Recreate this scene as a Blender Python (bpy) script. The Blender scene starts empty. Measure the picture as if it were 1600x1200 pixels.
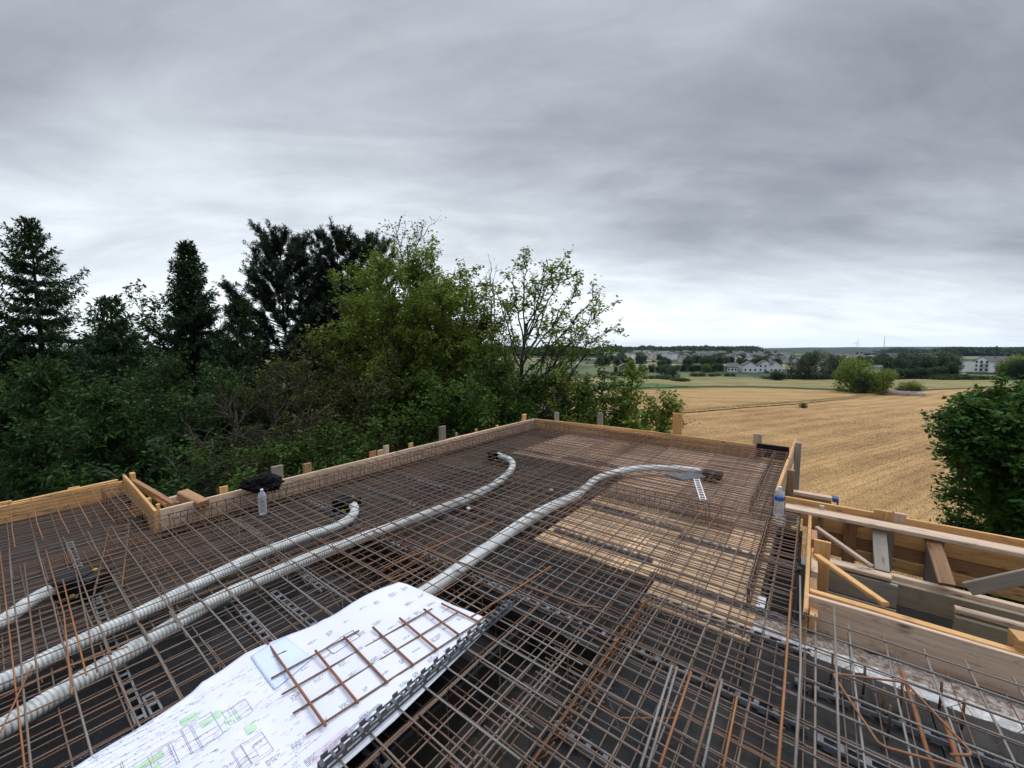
import bpy, math, random
import numpy as np
R=math.radians
rng=np.random.default_rng(7); random.seed(7)
sc=bpy.context.scene
# ------------------------------------------------------------------ camera
F=622.;CX=800.;CY=600.;HY=546.;CAMZ=1.67
PITCH=math.atan((CY-HY)/F); YAW=R(37.3)
cam_d=bpy.data.cameras.new('camera'); cam=bpy.data.objects.new('camera',cam_d); sc.collection.objects.link(cam)
cam_d.sensor_width=36; cam_d.lens=36*F/1600; cam_d.clip_end=30000; cam_d.clip_start=.05
cam.location=(0,0,CAMZ); cam.rotation_euler=(math.pi/2-PITCH,0,YAW); sc.camera=cam
sc.render.resolution_x=1024; sc.render.resolution_y=768
# ------------------------------------------------------------------ sky, overcast
SUN_EL=R(52); SUN_ROT=R(-60)
world=bpy.data.worlds.new("World"); sc.world=world; world.use_nodes=True
def build_world():
    nt=world.node_tree; N=nt.nodes; L=nt.links; N.clear()
    def n(t,**k):
        x=N.new(t)
        for a,b in k.items(): setattr(x,a,b)
        return x
    def math_(op,a,b=None,c=None):
        x=n('ShaderNodeMath',operation=op)
        for i,v in enumerate((a,b,c)):
            if v is None: continue
            if isinstance(v,(int,float)): x.inputs[i].default_value=v
            else: L.new(v,x.inputs[i])
        return x.outputs[0]
    tc=n('ShaderNodeTexCoord'); 
    rot=n('ShaderNodeVectorRotate',rotation_type='Z_AXIS'); L.new(tc.outputs['Generated'],rot.inputs['Vector']); rot.inputs['Angle'].default_value=-YAW
    sx=n('ShaderNodeSeparateXYZ'); L.new(rot.outputs[0],sx.inputs[0])
    X,Y,Z=sx.outputs
    zc=math_('MAXIMUM',Z,0.0); den=math_('ADD',zc,0.20)
    u=math_('DIVIDE',X,den); v=math_('DIVIDE',Y,den)
    cb=n('ShaderNodeCombineXYZ'); L.new(u,cb.inputs[0]); L.new(v,cb.inputs[1])
    def noise(scale,detail,rough,dist,off=(0,0,0),stretch=(1,1,1)):
        mp=n('ShaderNodeMapping'); mp.inputs['Location'].default_value=off; mp.inputs['Scale'].default_value=stretch
        L.new(cb.outputs[0],mp.inputs[0])
        x=n('ShaderNodeTexNoise'); L.new(mp.outputs[0],x.inputs['Vector'])
        x.inputs['Scale'].default_value=scale; x.inputs['Detail'].default_value=detail
        x.inputs['Roughness'].default_value=rough; x.inputs['Distortion'].default_value=dist
        return x.outputs['Fac']
    n1=noise(1.1,6,.55,.6,(3.1,1.2,0),(.6,1,1)); n2=noise(3.6,9,.60,.3,(7.3,2.2,0),(.6,1.1,1)); n3=noise(2.2,8,.6,.9,(1.3,8.2,0),(.5,1.2,1))
    s=math_('MULTIPLY',n1,.52); s=math_('MULTIPLY_ADD',n2,.20,s); s=math_('MULTIPLY_ADD',n3,.28,s)
    s=math_('SUBTRACT',s,.5); s=math_('MULTIPLY',s,1.45)
    # broad luminance of the overcast by direction: brighter low over the horizon, bright patch low left, dark bank on the right
    yy=math_('MAXIMUM',Y,0.05); px=math_('DIVIDE',X,yy); py=math_('DIVIDE',zc,yy)
    def lobe(cx,cy,sx_,sy_,amp):
        a=math_('SUBTRACT',px,cx); a=math_('DIVIDE',a,sx_); a=math_('MULTIPLY',a,a)
        b=math_('SUBTRACT',py,cy); b=math_('DIVIDE',b,sy_); b=math_('MULTIPLY',b,b)
        e=math_('ADD',a,b); e=math_('MULTIPLY',e,-1.0); e=math_('EXPONENT',e); return math_('MULTIPLY',e,amp)
    base=math_('ADD',s,BASE)
    for l in LOBES: base=math_('ADD',base,lobe(*l))
    rp=n('ShaderNodeValToRGB'); L.new(base,rp.inputs[0]); cr=rp.color_ramp
    cols=[(0.0,(.195,.212,.247)),(.25,(.318,.342,.388)),(.5,(.48,.517,.565)),(.75,(.69,.745,.79)),(1.0,(.89,.96,.98))]
    cr.elements[0].position=cols[0][0]; cr.elements[0].color=(*cols[0][1],1)
    cr.elements[1].position=cols[-1][0]; cr.elements[1].color=(*cols[-1][1],1)
    for p,c in cols[1:-1]:
        e=cr.elements.new(p); e.color=(*c,1)
    # sky above the view boosted to lift the foreground light; overcast zenith is brightest
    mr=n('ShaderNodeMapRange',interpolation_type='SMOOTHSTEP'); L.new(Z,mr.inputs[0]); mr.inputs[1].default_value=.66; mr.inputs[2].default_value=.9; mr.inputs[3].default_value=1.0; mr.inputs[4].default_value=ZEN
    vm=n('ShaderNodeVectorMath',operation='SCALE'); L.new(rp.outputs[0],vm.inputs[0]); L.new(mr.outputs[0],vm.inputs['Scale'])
    sky=n('ShaderNodeTexSky',sky_type='NISHITA'); sky.sun_disc=False; sky.sun_elevation=SUN_EL; sky.sun_rotation=SUN_ROT
    b1=n('ShaderNodeBackground'); L.new(sky.outputs[0],b1.inputs[0]); b1.inputs[1].default_value=.06
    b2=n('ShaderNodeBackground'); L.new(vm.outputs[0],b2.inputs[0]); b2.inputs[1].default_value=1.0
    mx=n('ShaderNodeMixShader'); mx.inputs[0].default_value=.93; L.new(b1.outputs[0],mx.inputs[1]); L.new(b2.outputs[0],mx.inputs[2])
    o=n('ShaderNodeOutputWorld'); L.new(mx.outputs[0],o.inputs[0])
BASE=.225
LOBES=[(-.85,.33,.95,.24,.46),(0,.03,4,.17,.78),(.75,.33,.8,.12,-.05),(-.35,.28,.5,.14,.10),(-1.0,.68,.7,.12,-.05)]
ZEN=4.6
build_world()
sun_d=bpy.data.lights.new('sun','SUN'); sun_d.energy=1.1; sun_d.angle=R(25); sun_d.color=(1,.96,.9)
sun=bpy.data.objects.new('sun',sun_d); sc.collection.objects.link(sun)
sun.rotation_euler=(math.pi/2-SUN_EL,0,R(155))
sc.view_settings.view_transform='Standard'; sc.view_settings.look='None'; sc.view_settings.exposure=0.4; sc.view_settings.gamma=1
sc.render.engine='CYCLES'; sc.cycles.max_bounces=8; sc.cycles.transparent_max_bounces=16
# ------------------------------------------------------------------ helpers
_fw=np.array([-math.sin(YAW)*math.cos(PITCH),math.cos(YAW)*math.cos(PITCH),-math.sin(PITCH)])
_rt=np.array([math.cos(YAW),math.sin(YAW),0]); _up=np.cross(_rt,_fw)
CAM=np.array([0,0,CAMZ])
def ray(x,y): return _fw+(x-CX)/F*_rt-(y-CY)/F*_up
def at_z(x,y,z): d=ray(x,y); return CAM+d*((z-CAMZ)/d[2])
def at_Y(x,y,Y): d=ray(x,y); return CAM+d*(Y/d[1])
def at_D(x,y,D): return CAM+ray(x,y)*D
COL=sc.collection
def tag(o,label,cat,group=None,kind=None):
    if label: o['label']=label
    if cat: o['category']=cat
    if group: o['group']=group
    if kind: o['kind']=kind
    return o
def empty(name,loc,label=None,cat=None,group=None,rz=0):
    o=bpy.data.objects.new(name,None); COL.objects.link(o); o.location=loc; o.rotation_euler=(0,0,rz); o.empty_display_size=.1
    return tag(o,label,cat,group)
def mk(name,V,Fc,mat=None,parent=None,smooth=False,attr=None,loc=None):
    """V (N,3); Fc: list of polys or an (M,k) array"""
    me=bpy.data.meshes.new(name); V=np.asarray(V,dtype=np.float32)
    if isinstance(Fc,np.ndarray):
        k=Fc.shape[1]; M=len(Fc)
        me.vertices.add(len(V)); me.vertices.foreach_set('co',V.ravel())
        me.loops.add(M*k); me.loops.foreach_set('vertex_index',Fc.astype(np.int32).ravel())
        me.polygons.add(M); me.polygons.foreach_set('loop_start',np.arange(0,M*k,k,dtype=np.int32))
        me.update(calc_edges=True)
    else:
        me.from_pydata([tuple(map(float,v)) for v in V],[],[tuple(int(i) for i in f) for f in Fc]); me.update()
    if smooth: me.polygons.foreach_set('use_smooth',np.ones(len(me.polygons),dtype=bool))
    if attr is not None:
        a=me.attributes.new('rnd','FLOAT','POINT'); a.data.foreach_set('value',np.asarray(attr,dtype=np.float32))
    if mat:
        for m in (mat if isinstance(mat,(list,tuple)) else [mat]): me.materials.append(m)
    o=bpy.data.objects.new(name,me); COL.objects.link(o)
    if parent is not None: o.parent=parent
    if loc is not None: o.location=loc
    return o
class MB:
    def __init__(s): s.v=[]; s.f=[]; s.n=0
    def add(s,V,Fc):
        V=np.asarray(V,float); s.v.append(V); s.f+= [tuple(int(i)+s.n for i in f) for f in Fc]; s.n+=len(V)
    def box(s,c,d,rz=0,M=None):
        x,y,z=np.array(d)/2.; P=np.array([(a*x,b*y,e*z) for e in(-1,1) for b in(-1,1) for a in(-1,1)])
        if rz: c_,s_=math.cos(rz),math.sin(rz); P=P@np.array([[c_,s_,0],[-s_,c_,0],[0,0,1]])
        if M is not None: P=P@np.array(M).T
        s.add(P+np.array(c),[(0,2,3,1),(4,5,7,6),(0,1,5,4),(2,6,7,3),(0,4,6,2),(1,3,7,5)])
    def tube(s,P,r,n=6,cap=True):
        V,Fc=tube(P,r,n,cap); s.add(V,Fc)
    def build(s,name,mat,parent=None,smooth=False,loc=None):
        return mk(name,np.concatenate(s.v),s.f,mat,parent,smooth,loc=loc)
def tube(P,r,n=6,cap=True):
    P=np.asarray(P,float); m=len(P); r=np.broadcast_to(np.asarray(r,float),(m,))
    T=np.gradient(P,axis=0); T/=np.maximum(np.linalg.norm(T,axis=1,keepdims=True),1e-9)
    up=np.array([0,0,1.]) if abs(T[:,2]).mean()<.9 else np.array([1.,0,0])
    A=np.cross(T,up); A/=np.maximum(np.linalg.norm(A,axis=1,keepdims=True),1e-6); B=np.cross(T,A)
    a=np.arange(n)*2*math.pi/n
    V=(P[:,None]+r[:,None,None]*(np.cos(a)[None,:,None]*A[:,None]+np.sin(a)[None,:,None]*B[:,None])).reshape(-1,3)
    Fc=[(i*n+j,i*n+(j+1)%n,(i+1)*n+(j+1)%n,(i+1)*n+j) for i in range(m-1) for j in range(n)]
    if cap: Fc+=[tuple(range(n))[::-1],tuple((m-1)*n+j for j in range(n))]
    return V,Fc
def lathe(prof,n=24):
    V=[];Fc=[]
    for r,z in prof:
        for j in range(n): a=2*math.pi*j/n; V.append((r*math.cos(a),r*math.sin(a),z))
    for i in range(len(prof)-1):
        for j in range(n): Fc.append((i*n+j,i*n+(j+1)%n,(i+1)*n+(j+1)%n,(i+1)*n+j))
    return V,Fc
# ------------------------------------------------------------------ materials
def mat_new(name):
    m=bpy.data.materials.new(name); m.use_nodes=True; nt=m.node_tree; nt.nodes.clear(); return m,nt
def node(nt,t,**k):
    x=nt.nodes.new(t)
    for a,b in k.items():
        if hasattr(x,a) and not a.startswith('i_'): setattr(x,a,b)
    return x
def ramp(nt,fac,stops):
    r=nt.nodes.new('ShaderNodeValToRGB'); e=r.color_ramp.elements
    e[0].position=stops[0][0]; e[0].color=(*stops[0][1],1); e[1].position=stops[-1][0]; e[1].color=(*stops[-1][1],1)
    for p,c in stops[1:-1]:
        q=e.new(p); q.color=(*c,1)
    nt.links.new(fac,r.inputs[0]); return r.outputs[0]
def noise(nt,vec,scale,detail=4,rough=.55,dist=0):
    x=nt.nodes.new('ShaderNodeTexNoise'); x.inputs['Scale'].default_value=scale; x.inputs['Detail'].default_value=detail
    x.inputs['Roughness'].default_value=rough; x.inputs['Distortion'].default_value=dist
    if vec is not None: nt.links.new(vec,x.inputs['Vector'])
    return x.outputs['Fac']
def mapping(nt,vec,scale=(1,1,1),rot=(0,0,0),loc=(0,0,0)):
    m=nt.nodes.new('ShaderNodeMapping'); m.inputs['Scale'].default_value=scale; m.inputs['Rotation'].default_value=rot; m.inputs['Location'].default_value=loc
    nt.links.new(vec,m.inputs[0]); return m.outputs[0]
def mixc(nt,f,a,b,mode='MIX'):
    x=nt.nodes.new('ShaderNodeMix'); x.data_type='RGBA'; x.blend_type=mode
    def s(i,v):
        if isinstance(v,tuple): x.inputs[i].default_value=(*v,1) if len(v)==3 else v
        else: nt.links.new(v,x.inputs[i])
    if isinstance(f,(int,float)): x.inputs[0].default_value=f
    else: nt.links.new(f,x.inputs[0])
    s(6,a); s(7,b); return x.outputs[2]
def mth(nt,op,a,b=None,clamp=False):
    x=nt.nodes.new('ShaderNodeMath'); x.operation=op; x.use_clamp=clamp
    for i,v in enumerate((a,b)):
        if v is None: continue
        if isinstance(v,(int,float)): x.inputs[i].default_value=v
        else: nt.links.new(v,x.inputs[i])
    return x.outputs[0]
def coords(nt,kind='Object'):
    return nt.nodes.new('ShaderNodeTexCoord').outputs[kind]
def wpos(nt): return nt.nodes.new('ShaderNodeNewGeometry').outputs['Position']
def orand(nt): return nt.nodes.new('ShaderNodeObjectInfo').outputs['Random']
def finish(m,nt,col,rough=.7,bump=None,bs=.3,bd=.01,metal=0,spec=.22):
    p=nt.nodes.new('ShaderNodeBsdfPrincipled'); o=nt.nodes.new('ShaderNodeOutputMaterial'); nt.links.new(p.outputs[0],o.inputs[0])
    if isinstance(col,tuple): p.inputs['Base Color'].default_value=(*col,1)
    else: nt.links.new(col,p.inputs['Base Color'])
    if isinstance(rough,(int,float)): p.inputs['Roughness'].default_value=rough
    else: nt.links.new(rough,p.inputs['Roughness'])
    p.inputs['Metallic'].default_value=metal; p.inputs['Specular IOR Level'].default_value=spec
    if bump is not None:
        b=nt.nodes.new('ShaderNodeBump'); b.inputs['Strength'].default_value=bs; b.inputs['Distance'].default_value=bd
        nt.links.new(bump,b.inputs['Height']); nt.links.new(b.outputs[0],p.inputs['Normal'])
    return m
def wood(name,a,b,dark,grey=.0):
    """planks: local x is the length"""
    m,nt=mat_new(name); oc=coords(nt); r=orand(nt)
    off=nt.nodes.new('ShaderNodeVectorMath'); off.operation='SCALE'; off.inputs[0].default_value=(13,7,5); nt.links.new(r,off.inputs['Scale'])
    ad=nt.nodes.new('ShaderNodeVectorMath'); ad.operation='ADD'; nt.links.new(oc,ad.inputs[0]); nt.links.new(off.outputs[0],ad.inputs[1]); v=ad.outputs[0]
    g=noise(nt,mapping(nt,v,(1.2,26,26)),2.2,5,.6,.6); g2=noise(nt,mapping(nt,v,(.5,5,5)),1.5,3,.5,.3)
    c=ramp(nt,g,[(.25,dark),(.45,a),(.72,b)])
    c=mixc(nt,ramp(nt,g2,[(.35,(0,0,0)),(.7,(1,1,1))]),c,mixc(nt,.5,c,dark))
    st=noise(nt,mapping(nt,v,(2.,6,6)),3.5,5,.65); c=mixc(nt,ramp(nt,st,[(.55,(0,0,0)),(.72,(.75,.75,.75))]),c,(.13,.11,.09))
    kn=nt.nodes.new('ShaderNodeTexVoronoi'); kn.inputs['Scale'].default_value=1.; nt.links.new(mapping(nt,v,(3.2,11,11)),kn.inputs['Vector'])
    c=mixc(nt,ramp(nt,kn.outputs['Distance'],[(.07,(.8,.8,.8)),(.16,(0,0,0))]),c,(.09,.045,.02))
    if grey: c=mixc(nt,grey,c,(.30,.29,.27))
    br=mth(nt,'MULTIPLY_ADD',r,.4); br.node.inputs[2].default_value=.78
    vm=nt.nodes.new('ShaderNodeVectorMath'); vm.operation='SCALE'; nt.links.new(c,vm.inputs[0]); nt.links.new(br,vm.inputs['Scale'])
    return finish(m,nt,vm.outputs[0],.75,g,.25,.004,spec=.3)
M={}
M['wood']=wood('pine_board',(.66,.38,.15),(.80,.50,.23),(.46,.23,.08))
M['wood_pale']=wood('pale_board',(.58,.43,.31),(.70,.55,.42),(.38,.26,.18))
M['wood_grey']=wood('weathered_board',(.33,.27,.20),(.42,.36,.28),(.20,.16,.12),.35)
M['wood_brown']=wood('brown_board',(.36,.20,.10),(.46,.27,.14),(.22,.12,.06))
M['wood_green']=wood('concrete_stained_board',(.36,.29,.18),(.44,.36,.24),(.24,.19,.11),.12)
def steel(name,grey,brown,rust,bias):
    m,nt=mat_new(name); w=wpos(nt); r=orand(nt)
    a=noise(nt,w,.9,3,.6); b=noise(nt,w,26,3,.7)
    f=mth(nt,'MULTIPLY_ADD',r,.35); f.node.inputs[2].default_value=bias
    f=mth(nt,'ADD',f,mth(nt,'MULTIPLY',mth(nt,'SUBTRACT',a,.5),1.5)); f=mth(nt,'ADD',f,mth(nt,'MULTIPLY',mth(nt,'SUBTRACT',b,.5),.7))
    c=ramp(nt,f,[(.1,grey),(.5,brown),(.95,rust)])
    wv=nt.nodes.new('ShaderNodeTexWave'); wv.inputs['Scale'].default_value=45; wv.bands_direction='DIAGONAL'; nt.links.new(coords(nt),wv.inputs['Vector'])
    return finish(m,nt,c,.62,wv.outputs['Fac'],.5,.002,spec=.4)
M['bar']=steel('rebar_steel',(.20,.165,.14),(.165,.11,.08),(.235,.12,.065),.24)
M['bar_grey']=steel('rebar_grey_steel',(.23,.215,.20),(.19,.145,.115),(.20,.105,.06),.06)
M['bar_brown']=steel('rebar_brown_steel',(.175,.125,.095),(.16,.095,.062),(.24,.115,.06),.27)
M['bar_rust']=steel('rebar_orange_rust',(.20,.11,.065),(.26,.11,.048),(.33,.14,.05),.42)
M['bar_thick']=steel('rebar_dark_rust',(.20,.09,.05),(.24,.10,.05),(.30,.12,.05),.3)
def panel(name,a,b,dust,da):
    m,nt=mat_new(name); w=wpos(nt); r=orand(nt)
    n1=noise(nt,w,1.3,6,.65,.5); n2=noise(nt,w,14,5,.7); n3=noise(nt,w,4,5,.6,1.)
    c=ramp(nt,n1,[(.3,a),(.7,b)]); c=mixc(nt,ramp(nt,n3,[(.45,(0,0,0)),(.75,(da,da,da))]),c,dust)
    c=mixc(nt,ramp(nt,n2,[(.56,(0,0,0)),(.74,(.7,.7,.7))]),c,dust)
    c=mixc(nt,ramp(nt,noise(nt,w,70,2,.5),[(.66,(0,0,0)),(.74,(.55,.55,.55))]),c,(.13,.125,.12)); c=mixc(nt,ramp(nt,noise(nt,mapping(nt,w,(1,1,1),(0,0,.4),(5,3,0)),.9,5,.6,1.),[(.52,(0,0,0)),(.60,(.35,.35,.35))]),c,dust)
    br=mth(nt,'MULTIPLY_ADD',r,.5); br.node.inputs[2].default_value=.75
    vm=nt.nodes.new('ShaderNodeVectorMath'); vm.operation='SCALE'; nt.links.new(c,vm.inputs[0]); nt.links.new(br,vm.inputs['Scale'])
    return finish(m,nt,vm.outputs[0],ramp(nt,n3,[(.3,(.35,.35,.35)),(.7,(.7,.7,.7))]),n2,.15,.004)
M['panel_black']=panel('film_faced_panel',(.004,.0045,.006),(.010,.011,.013),(.038,.036,.035),.45)
M['panel_brown']=panel('stained_brown_panel',(.022,.018,.016),(.036,.029,.026),(.075,.063,.056),.5)
M['panel_void']=panel('dark_shuttering',(.014,.013,.013),(.024,.021,.020),(.05,.045,.04),.4)
def ply(name,a,b,d):
    m,nt=mat_new(name); w=coords(nt); r=orand(nt)
    g=noise(nt,mapping(nt,w,(3,28,1)),2,5,.6,.5); n1=noise(nt,wpos(nt),1.4,5,.6); n2=noise(nt,wpos(nt),9,5,.7)
    c=ramp(nt,g,[(.3,a),(.7,b)]); c=mixc(nt,ramp(nt,n1,[(.42,(0,0,0)),(.75,(.8,.8,.8))]),c,d); c=mixc(nt,ramp(nt,n2,[(.55,(0,0,0)),(.75,(.7,.7,.7))]),c,(.17,.12,.09))
    br=mth(nt,'MULTIPLY_ADD',r,.45); br.node.inputs[2].default_value=.75
    vm=nt.nodes.new('ShaderNodeVectorMath'); vm.operation='SCALE'; nt.links.new(c,vm.inputs[0]); nt.links.new(br,vm.inputs['Scale'])
    return finish(m,nt,vm.outputs[0],.7,g,.1,.003)
M['ply']=ply('bare_plywood',(.60,.40,.23),(.76,.54,.34),(.42,.30,.20))
M['ply_dull']=ply('dull_plywood',(.32,.205,.14),(.44,.30,.21),(.22,.145,.10))
def plain(name,c,rough=.6,metal=0,var=.25,scale=8,bs=.1,spec=.25):
    m,nt=mat_new(name); n1=noise(nt,wpos(nt),scale,5,.6)
    lo=tuple(x*(1-var) for x in c); hi=tuple(min(1,x*(1+var)) for x in c)
    return finish(m,nt,ramp(nt,n1,[(.3,lo),(.7,hi)]),rough,n1,bs,.003,metal,spec)
M['conduit']=plain('white_grey_conduit',(.60,.62,.61),.5,0,.10,5)
M['black']=plain('black_plastic',(.008,.008,.009),.35)
M['yellow']=plain('yellow_plastic',(.6,.38,.05),.5)
M['zinc']=plain('grey_slotted_plastic',(.19,.195,.21),.5,0,.25,12)
M['zinc_dark']=plain('dark_grey_plastic',(.11,.115,.125),.5,0,.2,12)
M['blue']=plain('blue_end_cap',(.05,.10,.28),.5)
M['beam_yellow']=plain('yellowed_beam_board',(.34,.28,.13),.6,0,.3,5)
M['white_plastic']=plain('white_plastic',(.75,.76,.78),.4,0,.05)
M['film']=plain('black_film',(.012,.013,.018),.3,0,.4,3,.6)
M['dull_wall']=plain('grey_concrete',(.28,.27,.26),.9,0,.2,3,.3)
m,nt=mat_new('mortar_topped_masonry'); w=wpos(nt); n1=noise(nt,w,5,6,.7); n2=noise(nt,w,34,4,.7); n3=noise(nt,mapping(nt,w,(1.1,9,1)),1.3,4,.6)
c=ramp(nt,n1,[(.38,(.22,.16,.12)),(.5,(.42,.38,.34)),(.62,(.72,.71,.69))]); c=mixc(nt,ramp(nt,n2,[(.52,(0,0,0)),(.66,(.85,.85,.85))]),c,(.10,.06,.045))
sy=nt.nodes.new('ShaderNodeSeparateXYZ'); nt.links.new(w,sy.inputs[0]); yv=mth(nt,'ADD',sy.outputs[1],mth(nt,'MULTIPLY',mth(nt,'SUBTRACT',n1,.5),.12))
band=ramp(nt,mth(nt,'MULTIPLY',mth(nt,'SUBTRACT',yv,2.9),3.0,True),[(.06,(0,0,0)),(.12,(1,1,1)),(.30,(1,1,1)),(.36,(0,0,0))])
c=mixc(nt,ramp(nt,n2,[(.4,(0,0,0)),(.6,(.9,.9,.9))]),mixc(nt,.5,c,(.2,.14,.10)),(.13,.09,.065)); c=mixc(nt,band,c,ramp(nt,n2,[(.35,(.72,.72,.71)),(.7,(.45,.42,.40))])); M['masonry']=finish(m,nt,c,.9,n1,.8,.02)  # brown beside the white mortar band paints in both debris and shade
m,nt=mat_new('paper'); n1=noise(nt,wpos(nt),3,3,.5); M['paper']=finish(m,nt,ramp(nt,n1,[(.3,(.66,.68,.77)),(.7,(.73,.75,.83))]),.6,spec=.2)
M['paper_blue']=plain('bluish_paper',(.60,.68,.86),.6,0,.05)
M['ink']=plain('grey_ink',(.20,.21,.27),.8,0,.2); M['ink_red']=plain('pink_ink',(.62,.38,.45),.8,0,.1); M['ink_green']=plain('green_ink',(.50,.68,.50),.8,0,.15)
m,nt=mat_new('black_cloth'); n1=noise(nt,wpos(nt),14,5,.6,1.); M['cloth']=finish(m,nt,ramp(nt,n1,[(.3,(.004,.004,.006)),(.7,(.012,.012,.016))]),.8,n1,.8,.02)
def clear(name,tint=(.93,.96,1.),k=.28):
    m,nt=mat_new(name); t=nt.nodes.new('ShaderNodeBsdfTransparent'); t.inputs[0].default_value=(*tint,1)
    g=nt.nodes.new('ShaderNodeBsdfGlossy'); g.inputs['Roughness'].default_value=.12; g.inputs[0].default_value=(.9,.93,.97,1)
    d=nt.nodes.new('ShaderNodeBsdfDiffuse'); d.inputs[0].default_value=(.8,.86,.92,1)
    a=nt.nodes.new('ShaderNodeMixShader'); a.inputs[0].default_value=.5; nt.links.new(g.outputs[0],a.inputs[1]); nt.links.new(d.outputs[0],a.inputs[2])
    lw=nt.nodes.new('ShaderNodeLayerWeight'); lw.inputs[0].default_value=.35
    f=mth(nt,'MULTIPLY_ADD',lw.outputs['Facing'],.6,True); f.node.inputs[2].default_value=k
    b=nt.nodes.new('ShaderNodeMixShader'); nt.links.new(f,b.inputs[0]); nt.links.new(t.outputs[0],b.inputs[1]); nt.links.new(a.outputs[0],b.inputs[2])
    o=nt.nodes.new('ShaderNodeOutputMaterial'); nt.links.new(b.outputs[0],o.inputs[0]); return m
M['bottle']=clear('clear_plastic')
def leaf(name,a,b,c_,trans=.3,rough=.55,ns=.5):
    m,nt=mat_new(name); at=nt.nodes.new('ShaderNodeAttribute'); at.attribute_name='rnd'
    n1=noise(nt,coords(nt),ns,3,.6); f=mth(nt,'ADD',mth(nt,'MULTIPLY',at.outputs['Fac'],.55),mth(nt,'MULTIPLY',mth(nt,'SUBTRACT',n1,.28),1.0))
    c=ramp(nt,f,[(.1,a),(.5,b),(.9,c_)])
    d=nt.nodes.new('ShaderNodeBsdfPrincipled'); nt.links.new(c,d.inputs['Base Color']); d.inputs['Roughness'].default_value=rough; d.inputs['Specular IOR Level'].default_value=.10
    t=nt.nodes.new('ShaderNodeBsdfTranslucent'); nt.links.new(mixc(nt,.5,c,(.12,.16,.02)),t.inputs[0])
    x=nt.nodes.new('ShaderNodeMixShader'); x.inputs[0].default_value=trans; nt.links.new(d.outputs[0],x.inputs[1]); nt.links.new(t.outputs[0],x.inputs[2])
    o=nt.nodes.new('ShaderNodeOutputMaterial'); nt.links.new(x.outputs[0],o.inputs[0]); return m
M['leaf_spruce']=leaf('spruce_needles',(.014,.028,.014),(.030,.058,.028),(.06,.105,.038),.1)
M['leaf_pine']=leaf('pine_needles',(.020,.036,.026),(.036,.060,.042),(.062,.095,.06),.1)
M['leaf_light']=leaf('light_leaves',(.08,.12,.022),(.19,.255,.045),(.32,.39,.08),.4)
M['leaf_lush']=leaf('lush_leaves',(.020,.060,.014),(.05,.125,.026),(.10,.20,.04),.3)
M['leaf_mid']=leaf('mid_leaves',(.028,.062,.015),(.065,.125,.026),(.13,.21,.045),.35)
M['leaf_dark']=leaf('dark_leaves',(.010,.030,.011),(.030,.072,.022),(.080,.155,.040),.25)
M['leaf_brown']=leaf('brownish_leaves',(.05,.055,.022),(.10,.10,.035),(.17,.17,.06),.3)
M['leaf_grey']=leaf('greyish_willow_leaves',(.05,.075,.045),(.085,.115,.07),(.13,.16,.10),.2,ns=.08)
M['leaf_far']=leaf('far_leaves',(.020,.042,.014),(.038,.072,.024),(.07,.115,.035),.2,ns=.08)
M['leaf_lime']=leaf('lime_leaves',(.08,.12,.025),(.13,.18,.04),(.19,.24,.06),.3,ns=.08)
M['bark']=plain('bark',(.055,.045,.036),.9,0,.4,9,.6)
M['bark_grey']=plain('grey_twigs',(.12,.105,.09),.9,0,.3,9,.4)
# ------------------------------------------------------------------ terrain
def sstep(a,b,x): t=np.clip((x-a)/(b-a),0,1); return t*t*(3-2*t)
TD=[0,15,60,150,205,300,600,1000,1500,2000,2600,5000,6500,9000]
TL=[7.7,7.9,10.2,14.2,14.5,15,12,7,4,-1,-3,-3,-3,-3]
TR=[7.7,7.9,10.2,14.2,14.5,15,16,16,15,14,12,-12,-26,-26]
def vnoise(x,y,seed=0):
    return (np.sin(x*1.3+seed)*np.cos(y*1.7+seed*2)+.5*np.sin(x*3.1+y*2.3+seed*3)+.3*np.sin(x*6.7-y*5.1+seed))/1.8
def gz(x,y):
    x=np.asarray(x,float); y=np.asarray(y,float); r=np.hypot(x,y); az=np.arctan2(x,y)+YAW  # azimuth right of the view
    w=sstep(R(27),R(37),az)*(1-sstep(R(100),R(150),np.abs(az)))
    h=np.interp(r,TD,TL)*(1-w)+np.interp(r,TD,TR)*w
    amp=np.interp(r,[0,30,300,1500,3000,6500],[0,0,.3,1.5,5,9])
    return CAMZ-h+amp*vnoise(az*14+r*.001,r*.0012,1.)
def hit(px,py):
    d=ray(px,py); t=np.geomspace(8,9000,6000); P=CAM+d[None]*t[:,None]; g=gz(P[:,0],P[:,1]); k=np.argmax(P[:,2]<g)
    return P[k] if k>0 else None
def polar(r0,r1,nr,na,dz=0.,a0=-math.pi,a1=math.pi):
    rs=np.geomspace(r0,r1,nr); az=np.linspace(a0,a1,na); rr,aa=np.meshgrid(rs,az,indexing='ij'); x=rr*np.sin(aa-YAW); y=rr*np.cos(aa-YAW)
    V=np.stack([x,y,gz(x,y)+dz],-1).reshape(-1,3); i,j=np.meshgrid(np.arange(nr-1),np.arange(na-1),indexing='ij'); a=(i*na+j).ravel()
    return V,np.stack([a,a+1,a+na+1,a+na],1)
m,nt=mat_new('far_land'); w=wpos(nt)
n1=noise(nt,w,.006,5,.55,.4); n2=noise(nt,w,.05,5,.6); n3=noise(nt,w,1.2,5,.7)
vo=nt.nodes.new('ShaderNodeTexVoronoi'); vo.inputs['Scale'].default_value=.0045; nt.links.new(mapping(nt,w,(1,2.2,1),(0,0,.5)),vo.inputs['Vector'])
c=ramp(nt,vo.outputs['Color'],[(.2,(.10,.13,.055)),(.5,(.16,.18,.08)),(.8,(.34,.29,.16))])
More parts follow.
